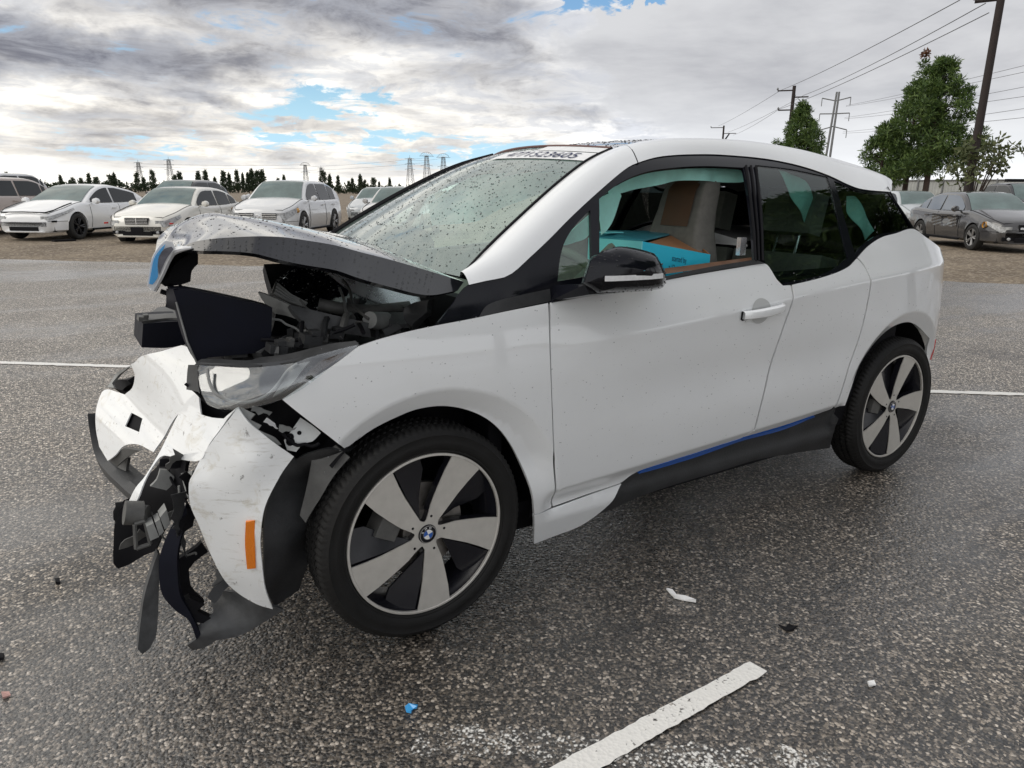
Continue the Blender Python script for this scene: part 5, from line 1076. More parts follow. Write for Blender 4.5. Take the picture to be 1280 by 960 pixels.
sheet('lid_flap', [(bA[0], bA[1], bA[2]+.006), (bC[0], bC[1], bC[2]+.006), (bD[0], bD[1], bD[2]+.006), (bE[0], bE[1], bE[2]+.006)], M['boxlid'])
sheet('inner_flap', [(bA[0]+.03, bA[1]+.02, bA[2]-.01), bF, (bF[0]*.3+bB[0]*.7, bF[1]*.3+bB[1]*.7, bF[2]*.3+bB[2]*.7-.01), (bB[0]-.01, bB[1]+.02, bB[2]-.008)], M['card'], .003)
MB().box(loc([(bA[0]*.35+bC[0]*.25+bD[0]*.4, bA[1]*.35+bC[1]*.25+bD[1]*.4, bA[2]*.35+bC[2]*.25+bD[2]*.4+.016)])[0], (.09, .06, .004)).build('label_patch', M['boxcyan'], bx)
for ln, (u0_, v0_, hgt) in (('started by', (.30, .60, .18)), ('a 12 year old', (.275, .33, .18))):
    V, F = text_mesh(ln); mn = V.min(0); V = (V-mn)/(V[:, 1].max()-mn[1])
    P0, P1, P3 = [np.array(p) for p in loc([fs[0], fs[1], fs[3]])]
    ex = (P1-P0)/np.linalg.norm(P1-P0); ez = np.array([.0, 0, 1.0]); s_ = .030
    obj('print', [P0+ex*(.16 if ln[0] == 's' else .145)+ex*v[0]*s_*.62+np.array([0, -.0015, -.060-(0 if ln[0] == 's' else .036)])+ez*v[1]*s_ for v in V], F, M['ink'], sd_, False)
# litter on the asphalt
bit('plastic_shard', 'curled white plastic shard lying on the asphalt beside the car', 'debris', [(0.824, -1.066), (0.834, -1.085), (0.826, -1.114), (0.841, -1.138), (0.861, -1.168), (0.852, -1.180), (0.825, -1.150), (0.808, -1.122), (0.814, -1.096)], M['white'], .008)
bit('plastic_shard', 'small bright blue plastic shard near the faded paint', 'debris', [(-0.212, -1.117), (-0.198, -1.112), (-0.178, -1.128), (-0.185, -1.137), (-0.195, -1.134), (-0.207, -1.146), (-0.216, -1.135)], M['kblue'], .005)
bit('plastic_shard', 'white chip on the asphalt right of the painted line', 'debris', [(0.965, -1.735), (0.985, -1.743), (0.974, -1.756), (0.95, -1.749)], M['white'], .005)
bit('dead_leaf', 'dark curled leaf on the asphalt behind the painted line end', 'leaf', [(0.981, -1.419), (0.99, -1.44), (1.018, -1.431), (1.012, -1.448), (1.037, -1.454), (0.993, -1.462), (0.975, -1.451)], M['matte'], .005)
bit('leaf_scrap', 'pale pink scrap at the left edge of the asphalt', 'debris', [(-1.141, -0.462), (-1.122, -0.473), (-1.118, -0.491), (-1.136, -0.495)], mat('pink_scrap', (.5, .3, .27), .7), .004)
bit('rubber_crumb', 'black crumb on the wet asphalt left of the hanging bumper trim', 'debris', [(-1.005, 0.144), (-0.991, 0.142), (-0.989, 0.109), (-1.003, 0.112)], M['matte'], .01)
bit('rubber_crumb', 'black crumb near the pink scrap on the asphalt', 'debris', [(-1.165, -0.255), (-1.14, -0.272), (-1.141, -0.293), (-1.16, -0.287)], M['matte'], .01)

# ---------------------------------------------------------------- parked cars along the gravel
def cm(name, c, rough=.25, coat=1.0): return mat(name, c, rough, coat=coat)
P_ = dict(white=cm('bg_white', (.84, .85, .86)), cream=cm('bg_cream', (.76, .74, .68)), silver=cm('bg_silver', (.62, .63, .64), .25), grey=cm('bg_grey', (.45, .44, .43), .25),
          dgrey=cm('bg_warm_grey', (.055, .054, .056), .22, 1), tan=cm('bg_tan', (.42, .35, .31)), dark=cm('bg_dark', (.02, .02, .024), .2, 1), bluew=cm('bg_pale_blue', (.45, .48, .50)))
M['bgw'] = mat('parked_windscreen', (.11, .16, .155), .04, spec=.9, var=.35, vscale=1.2); M['bgs'] = mat('parked_side_glass', (.018, .022, .025), .05, spec=.4)
M['bgt'] = mat('parked_tyre', (.02, .02, .02), .7); M['bgr'] = mat('parked_rim', (.38, .38, .38), .35, metal=.6); M['bgl'] = mat('parked_lamp', (.36, .37, .38), .12, coat=1, var=.5, vscale=16)
M['bgo'] = mat('parked_amber', (.55, .28, .05), .2, coat=1)
TY, RI = None, {}
def bg_wheel(parent, x, y, flip, rimm, r=.325):
    global TY
    if TY is None:
        TY = MB().lathe([(.205, -.08), (.22, -.095), (.29, -.10), (.32, -.085), (.325, -.06), (.325, .06), (.31, .09), (.22, .09)], 28).build('wheel', M['bgt'], None, True).data
        bpy.data.objects.remove([o for o in COL.objects if o.data is TY][0])
    if rimm.name not in RI:
        mb = MB().lathe([(.205, -.085), (.213, -.092), (.22, -.085)], 28).lathe([(.0005, -.07), (.05, -.075), (.055, -.05)], 12)
        for k in range(5):
            t = 2*math.pi*k/5
            for dt in (-.16, .16):
                a = Vector((.045*math.cos(t), -.07, .045*math.sin(t))); b = Vector((.208*math.cos(t+dt), -.085, .208*math.sin(t+dt))); mb.tube([a, b], .021, 5)
        o = mb.build('rim', rimm, None, True); RI[rimm.name] = o.data; bpy.data.objects.remove(o)
        if 'back' not in RI: o = MB().lathe([(.0005, -.03), (.207, -.03)], 20).build('rim_back', M['matte']); RI['back'] = o.data; bpy.data.objects.remove(o)
    o = bpy.data.objects.new('wheel', TY); COL.objects.link(o); o.parent = parent; s = r/.325
    o.matrix_local = Matrix.Translation((x, y, r)) @ Matrix.Rotation(math.pi if flip else 0, 4, 'Z') @ Matrix.Scale(s, 4)
    for nm, d in (('rim', RI[rimm.name]), ('brake_drum', RI['back'])):
        c = bpy.data.objects.new(nm, d); COL.objects.link(c); c.parent = o
def parked(name, label, cat, pos, paint, wb=2.75, fo=.88, ro=1.05, W=1.83, H=1.45, zf=.66, zc=.98, zb=.96, Ab=.42, At=1.25, Ct=2.45, Cb=3.25, zt=1.02, rz=53.13, z0=0,
           grille='none', rim=None, lampm=None, plate=True, low=True, wheelr=.325, tint=None, wag=False, lamp_h=.15, lamp_l=.55, wins=None, fogs=False, detail=True, front_dark=None):
    t = thing(name, label, cat, (pos[0], pos[1], z0), R(rz), 'cars parked in a row on the gravel')
    x0, x1 = -fo, wb+ro
    prof = catmull([(x0, zf-.19), (x0+.035, zf-.075), (x0+.15, zf+.015), (x0+.5, zf+.125), (Ab-.05, zc), (Ab+.5, zb+.03), ((Ab+Cb)/2, zb+.02), (Cb, zt), (x1-.12, zt-.06), (x1, zt-.16)], .03)
    px_, pz_ = np.array(prof)[:, 0], np.array(prof)[:, 1]
    def zt_(x): return float(np.interp(x, px_, pz_))
    def w_(x): return W/2*(1-.33*max(0, (x0+.62-x)/.62)**2.6-.16*max(0, (x-x1+.5)/.5)**2)
    Ra = wheelr+.045
    def sec(x):
        w, z = w_(x), zt_(x); S = [(.84*w, .21), (.965*w, .27), (1.0*w, .48), (.992*w, .62*z+.05), (.965*w, z-.10), (.925*w, z-.03), (.86*w, z), (.45*w, z+.045), (0, z+.058)]
        for cx in (0, wb):
            d = abs(x-cx)
            if d < Ra: S = [(a, max(b, wheelr+math.sqrt(Ra*Ra-d*d)) if i < 5 else b) for i, (a, b) in enumerate(S)]
        return S
    xs = sorted(set([round(x, 3) for x in list(np.arange(x0, x1, .07))+[x1]]+[round(c+Ra*math.cos(a), 3) for c in (0, wb) for a in np.linspace(0, math.pi, 15)]))
    rows = []
    for x in xs:
        S = sec(x); rows.append([(x, -a, b) for a, b in S]+[(x, a, b) for a, b in S[::-1][1:]])
    mb = MB().grid(rows); k = len(rows[0]); mb.F += [tuple(range(k)), tuple(range(len(mb.V)-k, len(mb.V)))[::-1]]
    mb.build('body', paint, t, True)
    MB().box(((x0+x1)/2, 0, .34), (x1-x0-.25, W*.80, .22)).box((0, 0, .5), (.8, W*.9, .45)).box((wb, 0, .5), (.8, W*.9, .45)).build('underbody', M['matte'], t)
    # cabin
    rp = catmull([(Ab, zb-.02), (Ab*.35+At*.65, zb+(H-zb)*.70), (At, H-.035), ((At+Ct)/2, H), (Ct, H-.045), (Cb*.6+Ct*.4, zb+(H-zb)*.62), (Cb, zt-.02)] if not wag else [(Ab, zb-.02), (Ab*.35+At*.65, zb+(H-zb)*.70), (At, H-.035), ((At+Ct)/2, H), (Ct, H-.04), (Cb-.10, zb+(H-zb)*.5), (Cb, zb)], .06)
    wbh, wrh = .455*W, .355*W
    def yw(z): return wbh+(wrh-wbh)*max(0, min(1, (z-zb)/(H-zb)))
    rows = []
    for x, z in rp:
        zz = max(z, zb); w = yw(zz); S = [(yw(zb), zb-.04), (yw(max(zb, zz-.05)), max(zb-.03, zz-.05)), (w-.035, zz-.012), (w*.8, zz+.006), (w*.4, zz+.016), (0, zz+.02)]
        rows.append([(x, -a, b) for a, b in S]+[(x, a, b) for a, b in S[::-1][1:]])
    cab_ = MB().grid(rows).build('cabin', paint, t, True)
    RP = np.array(rp)
    def top(x): return float(np.interp(x, RP[:, 0], RP[:, 1]))
    def screen(a, b, nm):
        L = RP[(RP[:, 0] >= a) & (RP[:, 0] <= b)]; tn = np.gradient(L, axis=0); tn /= np.linalg.norm(tn, axis=1)[:, None]; G = []
        for (x, z), (tx, tz) in zip(L, tn):
            w = yw(max(z, zb))-.085; G.append([(x-tz*.012*1, w*q, z+tx*.012+.018*(1-abs(q)**2)+.004) for q in np.linspace(-1, 1, 9)])
        return MB().grid(G).build(nm, M['bgw'] if nm == 'windscreen' else M['bgs'], t, True)
    screen(Ab+.03, At-.02, 'windscreen'); screen(Ct+.05, Cb-.06, 'rear_window')
    xm = (At+Ct)/2
    for xa, xb_ in (wins or ((Ab+.30, xm-.02), (xm+.06, Ct+.18), (Ct+.24, Cb-.22))):
        for s in (-1, 1):
            lo, hi = [], []
            for x in np.linspace(xa, xb_, 14):
                zl = zb+.02; zh = max(zl+.004, min(top(x)-.075, H-.085)); lo.append((x, s*(yw(zl)+.006), zl)); hi.append((x, s*(yw(zh)+.006), zh))
            MB().grid([lo, hi]).build('side_window', tint or M['bgs'], t)
    for s in (-1, 1):
        for x, fl in ((0, 0), (wb, 0)): bg_wheel(t, x, s*(W/2-.10), s > 0, rim or M['bgr'], wheelr)
        if detail:
            mx = Ab+.36; MB().lathe([(.001, -.10), (.07, -.09), (.085, 0), (.075, .05), (.001, .06)], 12, 'X', (mx, s*(W/2+.10), zb+.07)).box((mx+.02, s*(W/2+.0), zb+.02), (.06, .16, .03)).build('wing_mirror', paint, t, True)
            G = []
            for x in np.linspace(x0+.05, x0+lamp_l, 10):
                f = (x-x0)/lamp_l; z = max(zt_(x), zf-.02); w = w_(x); hh = lamp_h*(1-.55*f)
                G.append([(x-.012, s*(w*(.995 if q < .6 else .97)+.006-.0*q), z-.055-hh+hh*q+.0) for q in np.linspace(0, 1, 4)])
            G.insert(0, [(x0+.012, s*(w_(x0+.05)*.70), p[2]) for p in G[0]])
            MB().grid(G).build('headlamp', lampm or M['bgl'], t, True)
            L = [(x, s*(w_(x)*.86), zt_(x)+.003) for x in np.linspace(x0+.10, Ab+.05, 12)]; MB().tube(L, .007, 4).build('bonnet_gap', M['matte'], t)
            MB().tube([(x, s*(w_(x)*1.0+.002), .50) for x in np.linspace(x0+.02, -Ra-.02, 6)], .005, 4).build('bumper_gap', M['matte'], t)
            for xd in (xm+.02, Ab+.22, Ct+.15 if not wag else Ct):      # door shut lines
                L = [(xd+.03*math.sin(3*(z-.3)), s*(w_(xd)*float(np.interp(z, [.27, .48, .62*zt_(xd)+.05, zt_(xd)-.10, zt_(xd)-.03], [.965, 1, .992, .965, .925]))+.003), z) for z in np.linspace(.30, zb-.02, 9)]
                if abs(xd-wb) > Ra: MB().tube(L, .006, 4).build('door_gap', M['matte'], t)
            MB().box(((Ab+.22+wb-Ra)/2+.05, s*(W/2*.985), .245), (wb-Ra-Ra-.1, .05, .05)).build('sill', M['matte'], t)
            for xd in (xm-.22, Ct+.0): MB().box((xd, s*(W/2*.985+.012), zb-.13), (.19, .025, .03)).build('door_handle', paint, t)
    fx = x0-.006; fwid = w_(x0)
    if detail:
        MB().tube([(x0+.10, y, zt_(x0+.10)+.02) for y in np.linspace(-w_(x0+.10)*.86, w_(x0+.10)*.86, 9)], .006, 4).build('bonnet_gap', M['matte'], t)
        if low: MB().box((fx-.008, 0, .31), (.03, fwid*1.25, .10)).build('lower_intake', M['matte'], t)
        if plate: MB().box((fx-.02, 0, .40), (.02, .32, .13)).build('number_plate', M['matte'] if plate == 'dark' else M['white'], t)
        if grille == 'bars':
            g_ = MB().box((fx+.055, 0, .61), (.12, fwid*.98, .16)).build('grille', M['matte'], t)
            for k in range(4): MB().box((fx-.014, 0, .555+.036*k), (.02, fwid*.96, .011)).build('grille_bar', M['chrome'], g_)
            MB().box((fx-.016, 0, .61), (.02, .02, .15)).build('grille_bar', M['chrome'], g_)
        elif grille == 'split':
            for s in (-1, 1):
                g_ = MB().box((fx+.055, s*.32, .64), (.12, .40, .16)).build('grille', M['matte'], t)
                for k in range(3): MB().box((fx-.010, s*.32, .595+.045*k), (.02, .40, .018)).build('grille_bar', M['chrome'], g_)
            MB().lathe([(.05, -.005), (.065, 0), (.05, .005)], 16, 'X', (fx-.02, 0, .64)).build('round_emblem', M['chrome'], t)
        elif grille == 'wing':
            g_ = MB().box((fx+.055, 0, .60), (.12, .62, .15)).build('grille', M['matte'], t)
            MB().box((fx-.014, 0, .59), (.02, .60, .05)).build('grille_bar', M['chrome'], g_)
        if fogs:
            for s in (-1, 1):
                f_ = MB().box((fx+.03, s*fwid*.80, .33), (.05, .34, .085)).build('fog_recess', M['matte'], t); MB().lathe([(.001, -.03), (.035, -.025), (.04, 0)], 12, 'X', (fx-.005, s*fwid*.86, .335)).build('fog_lamp', M['bgl'], f_, True)
        MB().box((fx-.004, 0, .24), (.05, fwid*1.7, .02)).build('front_lip', paint, t)
    return t, zt_, w_
tesla, tz, tw = parked('parked_sedan', 'white sedan with popped bonnet and dark wheels, facing the lot at the left', 'car', (-.865, 20.64), P_['white'], wb=2.875, fo=.84, ro=.98, W=1.85, H=1.44, zf=.70, zc=.97, zb=.93, Ab=.35, At=1.45, Ct=2.3, Cb=3.55, zt=1.0, plate=False, rim=M['gloss_dark'], wheelr=.345, lamp_h=.10, lamp_l=.75,
    wins=((.75, 1.72), (1.80, 2.95)))
MB().tube([(-.80, y, .735-.02*abs(y)) for y in np.linspace(-.60, .60, 9)], .016, 6).tube([(-.80, -.60, .72), (-.55, -.68, .78), (-.2, -.70, .88), (.1, -.72, .95)], .018, 6).build('bonnet_gap', M['matte'], tesla, True)
MB().box((-.86, .0, .45), (.03, 1.0, .012)).box((-.70, -.78, .50), (.26, .03, .045)).build('bumper_slot', M['matte'], tesla)
merc, _, _ = parked('parked_sedan', 'cream sedan with barred chrome grille and dark number plate, behind the raised bonnet', 'car', (1.55, 18.45), P_['cream'], wb=2.87, fo=.84, ro=1.15, W=1.85, H=1.45, zf=.70, zc=.98, zb=.95, z0=-.06, grille='bars', plate='dark', lamp_h=.17, lamp_l=.50, fogs=True)
for s in (-1, 1): MB().box((-.20-.55, s*.86, .56), (.10, .05, .04)).build('side_marker', M['red'], merc)
venza, _, _ = parked('parked_crossover', 'silver crossover with amber cornered headlamps, between the cream sedan and the windscreen', 'car', (4.59, 18.53), P_['silver'], wb=2.78, fo=.95, ro=1.08, W=1.9, H=1.61, zf=.80, zc=1.08, zb=1.04, Ab=.30, At=1.15, Ct=2.75, Cb=3.65, zt=1.06, wag=True, grille='split', wheelr=.37, lamp_h=.20, lamp_l=.62,
    wins=((.62, 1.62), (1.70, 2.62), (2.70, 3.22)))
for s in (-1, 1): MB().lathe([(.001, -.05), (.06, -.04), (.075, .02)], 10, 'Y', (-.42, s*.93, .79), ).build('amber_lamp', M['bgo'], venza, True)
parked('parked_sedan', 'grey sedan half hidden by the windscreen, next to the silver crossover', 'car', (7.9, 17.6), P_['grey'], wb=2.75, H=1.46, zf=.72, grille='bars', plate=False)
parked('parked_sedan', 'pale blue sedan far behind, seen between the silver crossover and the grey sedan', 'car', (10.6, 26.0), P_['bluew'], H=1.46)
parked('parked_wagon', 'dark car with black pillars behind the white and cream sedans', 'car', (2.9, 27.0), P_['dark'], H=1.66, zb=1.08, zc=1.08, zf=.85, wag=True, Cb=3.6, Ct=2.9)
parked('parked_sedan', 'silver wagon whose roof shows behind the cream sedan', 'car', (6.2, 25.4), P_['silver'], H=1.58, zb=1.02, wag=True, Cb=3.6, Ct=2.8)
parked('parked_suv', 'tan sport utility car at the left edge of the lot', 'car', (-3.35, 22.9), P_['tan'], H=1.62, zf=.88, zc=1.10, zb=1.08, wag=True, Ab=.45, At=1.15, Cb=3.5, Ct=2.9, wheelr=.36, grille='bars')
parked('parked_suv', 'silver vehicle far left whose roof shows above the tan car', 'car', (-3.4, 30.5), P_['silver'], H=1.85, zf=.95, zc=1.15, zb=1.15, wag=True, Cb=3.6, Ct=3.0)
acura, _, _ = parked('parked_sedan', 'dark warm grey sedan with dented doors and alloy wheels, at the right edge', 'car', (19.80, 5.95), P_['dgrey'], wb=2.74, fo=.93, ro=1.1, W=1.83, H=1.45, zf=.70, zc=.98, zb=.95, grille='wing', plate=False, fogs=True, lamp_h=.15, lamp_l=.42, tint=mat('blue_sky_glass', (.05, .08, .13), .04, spec=1.0))
for s in (-1, 1): MB().lathe([(.001, -.02), (.07, -.015), (.08, .05)], 10, 'Y', (-.50, s*.875, .66)).build('amber_lamp', M['bgo'], acura, True)
rg = np.random.RandomState(8); G = []
for x in np.linspace(.75, 2.1, 34): G.append([(x, .922+.004*math.sin(x*23+z*31)*math.sin(z*41-x*9)-.03*math.exp(-((x-1.35)/.25)**2-((z-.72)/.12)**2), z) for z in np.linspace(.55, .86, 16)])
MB().grid(G).build('dented_panel', P_['dgrey'], acura, True)
MB().tube([(.5, .93, .84), (.9, .935, .80), (1.2, .94, .83), (1.45, .935, .78), (1.8, .935, .84), (2.2, .93, .82)], .010, 5).build('crease', M['matte'], acura, True)  # dark tube paints the shade line of the door dent
parked('parked_sedan', 'black sedan behind the tail of the wrecked car', 'car', (17.25, 8.4), P_['dark'], H=1.45, fogs=False, plate=False)
parked('parked_suv', 'white van whose roof shows over the tail window', 'van', (24.0, 14.2), P_['white'], H=1.72, zb=1.1, zc=1.1, zf=.9, wag=True, Cb=3.6, Ct=2.95)
parked('parked_sedan', 'pale blue sedan behind the roof of the dark grey sedan', 'car', (26.6, 11.6), P_['bluew'], H=1.5)
truck, _, _ = parked('parked_pickup', 'black pickup with a roof light bar behind the dark grey sedan', 'truck', (30.2, 9.3), P_['dark'], H=1.82, zb=1.2, zc=1.2, zf=1.0, wag=True, Cb=3.0, Ct=2.5, wheelr=.4)
MB().box((1.5, 0, 1.93), (.16, 1.25, .11)).build('light_bar', M['matte'], truck)
for k in (-.5, -.36, -.22): MB().box((1.41, k, 1.93), (.03, .10, .07)).build('bar_lamp', M['bgl'], truck)
parked('parked_sedan', 'silver sedan cut by the right edge of the picture', 'car', (23.6, 4.9), P_['silver'], H=1.47)
MB().box((.0, 0, .02), (.5, .25, .04), Matrix.Rotation(.3, 3, 'Z')).build('broken_trim', M['matte']); o_ = COL.objects['broken_trim']; o_.location = (-.55, 19.5, 0); tag(o_, 'broken black trim on the gravel under the white sedan', 'debris')

# ---------------------------------------------------------------- trees
def leaf_mat(name, c1, c2, c3):
    m = bpy.data.materials.new(name); m.use_nodes = True; t = NT(m.node_tree); b = t.n['Principled BSDF']
    p = t.node('ShaderNodeTexCoord').outputs['Object']; oi = t.node('ShaderNodeNewGeometry').outputs['Random Per Island']
    f = t.m('ADD', t.m('MULTIPLY', t.noise(p, .9, 4, .6), .55), t.m('MULTIPLY', oi, .45))
    t.l.new(t.ramp(f, [(.25, c1), (.5, c2), (.78, c3)]), b.inputs['Base Color']); b.inputs['Roughness'].default_value = .6
    tl = t.node('ShaderNodeBsdfTranslucent'); t.l.new(t.ramp(f, [(.25, c1), (.5, c2), (.78, c3)]), tl.inputs[0]); mx = t.node('ShaderNodeMixShader'); mx.inputs[0].default_value = .25
    t.l.new(b.outputs[0], mx.inputs[1]); t.l.new(tl.outputs[0], mx.inputs[2]); t.l.new(mx.outputs[0], t.n['Material Output'].inputs[0]); return m
M['pine'] = leaf_mat('pine_needles', (.022, .047, .013), (.070, .125, .028), (.16, .23, .06)); M['dkpine'] = leaf_mat('distant_needles', (.02, .034, .018), (.04, .062, .03), (.065, .09, .045))
M['shrub'] = leaf_mat('shrub_leaves', (.045, .06, .02), (.09, .11, .04), (.16, .17, .075)); M['bark'] = mat('bark', (.055, .038, .03), .9, var=.35, vscale=8, bump=.6, bscale=20)
M['rust'] = leaf_mat('dead_needles', (.08, .03, .015), (.13, .055, .03), (.17, .08, .04))
def leaves(rg, clumps, per, size, drop=.35, wf=.11):
    V = []; F = []
    for (c, rad) in clumps:
        n = max(6, int(per*rad))
        for i in range(n):
            d = rg.normal(0, 1, 3); d /= np.linalg.norm(d); q = np.array(c)+d*np.array([1, 1, .8])*rad*rg.rand()**.45
            a = d*.6+rg.normal(0, .6, 3)+np.array([0, 0, -drop*.2+.25]); a /= np.linalg.norm(a); b = np.cross(a, rg.normal(0, 1, 3)); b /= np.linalg.norm(b)+1e-9
            L = size*rg.uniform(.7, 1.5); w2 = size*wf*rg.uniform(.7, 1.4); k = len(V)
            V += [q-b*w2*.4, q+b*w2*.4, q+a*L*.6+b*w2, q+a*L, q+a*L*.6-b*w2]; F.append((k, k+1, k+2, k+3, k+4))
    return V, F
def tree(name, label, pos, H, prof, trunk_h, seed, m, tr=.16, nclump=170, per=95, size=.32, cr=.55, lean=0, extra=(), group=None, cat='tree', tops=()):
    rg = np.random.RandomState(seed); t = thing(name, label, cat, (pos[0], pos[1], 0), 0, group)
    tk = MB().tube([(0, 0, -.1), (.05, .02, H*.3), (-.04, .05, H*.6), (.0, 0, H*.93)], [tr, tr*.85, tr*.5, tr*.12], 9); cl = []
    pr = np.array(prof)
    for i in range(nclump):
        f = rg.rand()**.9; z = trunk_h+(H-trunk_h)*f; R_ = float(np.interp(f, pr[:, 0], pr[:, 1])); a = rg.uniform(0, 6.283)
        rr = R_*(.30+.75*rg.rand()**.5)*(1+.28*math.sin(2*a+seed+3*f)+.18*math.sin(5*a+9*f)); c = (rr*math.cos(a), rr*math.sin(a), z+rg.normal(0, .12)); cl.append((c, cr*rg.uniform(.55, 1.15)*(1-.45*f)))
        if i % 4 == 0: tk.tube([(0, 0, z-.35*rr-.2), (c[0]*.5, c[1]*.5, z-.12*rr), c], [tr*.28, tr*.18, .012], 5)
    tk.build('trunk', M['bark'], t, True)
    for c, r_ in extra: cl.append((c, r_))
    V, F = leaves(rg, cl, per, size); o = obj('crown', V, F, m, t, False)
    for c, r_ in tops:
        V, F = leaves(rg, [(c, r_)], 300, size*.8, .35, .25); obj('dead_top', V, F, M['rust'], t, False)['kind'] = 'stuff'
    return t
def at(az_, d): return (CAM_POS.x+math.sin(R(az_))*d, CAM_POS.y+math.cos(R(az_))*d)
pp = [(0, .55), (.12, 1.0), (.3, 1.05), (.55, .85), (.8, .5), (1, .12)]
def pr_(k): return [(a, b*k) for a, b in pp]
AZ = {}
TG = 'big pines beside the lot'
tree('pine_tree', 'bushy green pine right of the tail, beside the leaning utility pole', at(62.3, 45), 8.0, pr_(1.75), 2.7, 3, M['pine'], .17, 150, 380, .22, .50)
tree('pine_tree', 'tall pine with a dead rusty top behind the bushy pine', at(61.05, 49), 7.6, pr_(1.5), 2.6, 5, M['pine'], .17, 115, 380, .22, .48, extra=[((0, 0, 8.0), .35), ((.1, 0, 8.5), .25)], tops=[((0.05, 0, 9.0), .24)])
tree('pine_tree', 'low wide pine just above the tail of the wrecked car', at(59.5, 46), 5.0, pr_(1.35), 1.9, 6, M['pine'], .14, 85, 340, .22, .46)
tree('pine_tree', 'rounded cone shaped pine rising behind the car roof', at(53.95, 60), 7.7, [(0, 1.5), (.2, 1.75), (.4, 1.55), (.7, 1.05), (1, .2)], 1.6, 9, M['pine'], .2, 140, 330, .26, .54)
tree('sapling', 'small thin conifer above the roof beside a far pole', at(49.2, 120), 8.6, [(0, .8), (.5, .7), (1, .15)], 5.0, 12, M['dkpine'], .12, 30, 40, .5, .6)
# loquat like shrub with bare stems round the pole foot
sh = thing('leafy_shrub', 'sparse broad leaved shrub growing round the foot of the utility pole', 'shrub', (*at(65.1, 31), 0)); rg = np.random.RandomState(3)
st = MB(); cl = []
for i in range(16):
    a = rg.uniform(0, 6.28); r_ = rg.uniform(.3, 1.0); h_ = rg.uniform(1.9, 3.2); ex = np.array([math.cos(a)*r_+.25, math.sin(a)*r_, h_]); st.tube([(0, 0, -.05), ex*np.array([.25, .25, .45]), ex*np.array([.7, .7, .8]), ex], [.035, .028, .018, .006], 5)
    for k in range(4): cl.append((ex+rg.normal(0, .22, 3), rg.uniform(.12, .28)))
st.build('stem', M['bark'], sh, True); V, F = leaves(rg, cl, 75, .17, .35, .24); obj('foliage', V, F, M['shrub'], sh, False)
# distant tree line on the left horizon
HZ = [(-1.75, .89, 1), (-1.2, .5, 1), (1.15, .72, 0), (1.82, .6, 1), (2.3, .6, 1), (2.78, .88, 0), (3.23, .68, 1), (4.05, .8, 1), (4.3, .91, 0), (5.68, .98, 1), (6.1, .7, 1), (6.69, 1.16, 1), (8.1, .9, 1), (8.4, 1.1, 0), (9.62, 1.11, 0), (10.1, 1.23, 0), (10.7, .74, 0), (11.33, 1.2, 0), (11.69, 1.03, 0), (12.2, 1.27, 0), (12.62, 1.05, 0), (13.0, 1.1, 0), (13.25, 1.34, 0), (13.6, 1.25, 1), (13.97, 1.3, 0), (15.1, .75, 1), (15.5, .95, 0), (18.31, 1.31, 1), (18.82, 1.03, 0), (19.41, .98, 0), (20.22, .64, 1), (20.5, .8, 0), (21.08, 1.06, 0), (21.4, .7, 1), (22.09, .89, 1), (22.5, .6, 0), (23.3, .85, 0), (24.0, .45, 1)]
PT = []
for v_ in range(4):
    rg = np.random.RandomState(20+v_); narrow = v_ % 2 == 0; cl = []
    for i in range(46):
        f = rg.rand(); R_ = (1.25*(1-f)**.8+.12) if narrow else 1.5*math.sqrt(max(0, 1-(1.6*f-.6)**2))+.2; a = rg.uniform(0, 6.28); cl.append(((R_*math.cos(a)*rg.rand()**.5, R_*math.sin(a)*rg.rand()**.5, 1.2+6.6*f), .7*(1-.5*f)))
    V, F = leaves(rg, cl, 42, .75, .6, .17); o = obj('crown', V, F, M['dkpine'], None, False); tk = MB().tube([(0, 0, -1), (0, 0, 7.5)], [.25, .05], 6).build('trunk', M['bark']); PT.append((o.data, tk.data)); bpy.data.objects.remove(o); bpy.data.objects.remove(tk)
ORD = 'first second third fourth fifth sixth seventh eighth ninth tenth'.split(); CNT = {}
ANC = [(0, 'at the far left edge of the horizon'), (5, 'above the roof of the white sedan'), (9, 'between the first two lattice pylons'), (12.9, 'above the roof of the cream sedan'), (16, 'above the roof of the silver crossover'), (21.5, 'just right of the silver crossover'), (30, 'above the grey sedan by the windscreen')]
for i, (a, e, k) in enumerate(HZ):
    an = [x for lim, x in ANC if a < lim][0]; kd = 'conifer' if k == 0 else 'round tree'; CNT[(an, kd)] = CNT.get((an, kd), 0)+1
    t = thing('distant_tree', '%s dark %s from the left, %s' % (ORD[CNT[(an, kd)]-1], kd, an), 'tree', (*at(a, 230), 0), i*1.3, 'dark tree line along the horizon')
    h_ = 1.37+230*math.tan(R(e)); s = h_/8.0*1.02; t.scale = (s*(.62+.4*((i*37) % 10)/10), s*(.62+.4*((i*53) % 10)/10), s)
    for nm, d in zip(('crown', 'trunk'), PT[(0 if k == 0 else 1)+2*(i % 2)]): c = bpy.data.objects.new(nm, d); COL.objects.link(c); c.parent = t
hedge = MB(); rg = np.random.RandomState(40); cl = []
for a in np.arange(-8, 26, .22): p = at(a, 250); cl.append(((p[0], p[1], rg.uniform(.8, 2.2)), rg.uniform(1.0, 1.8)))
V, F = leaves(rg, cl, 26, .9, .35, .25); o = obj('far_scrub', V, F, M['dkpine'], None, False); o['kind'] = 'stuff'

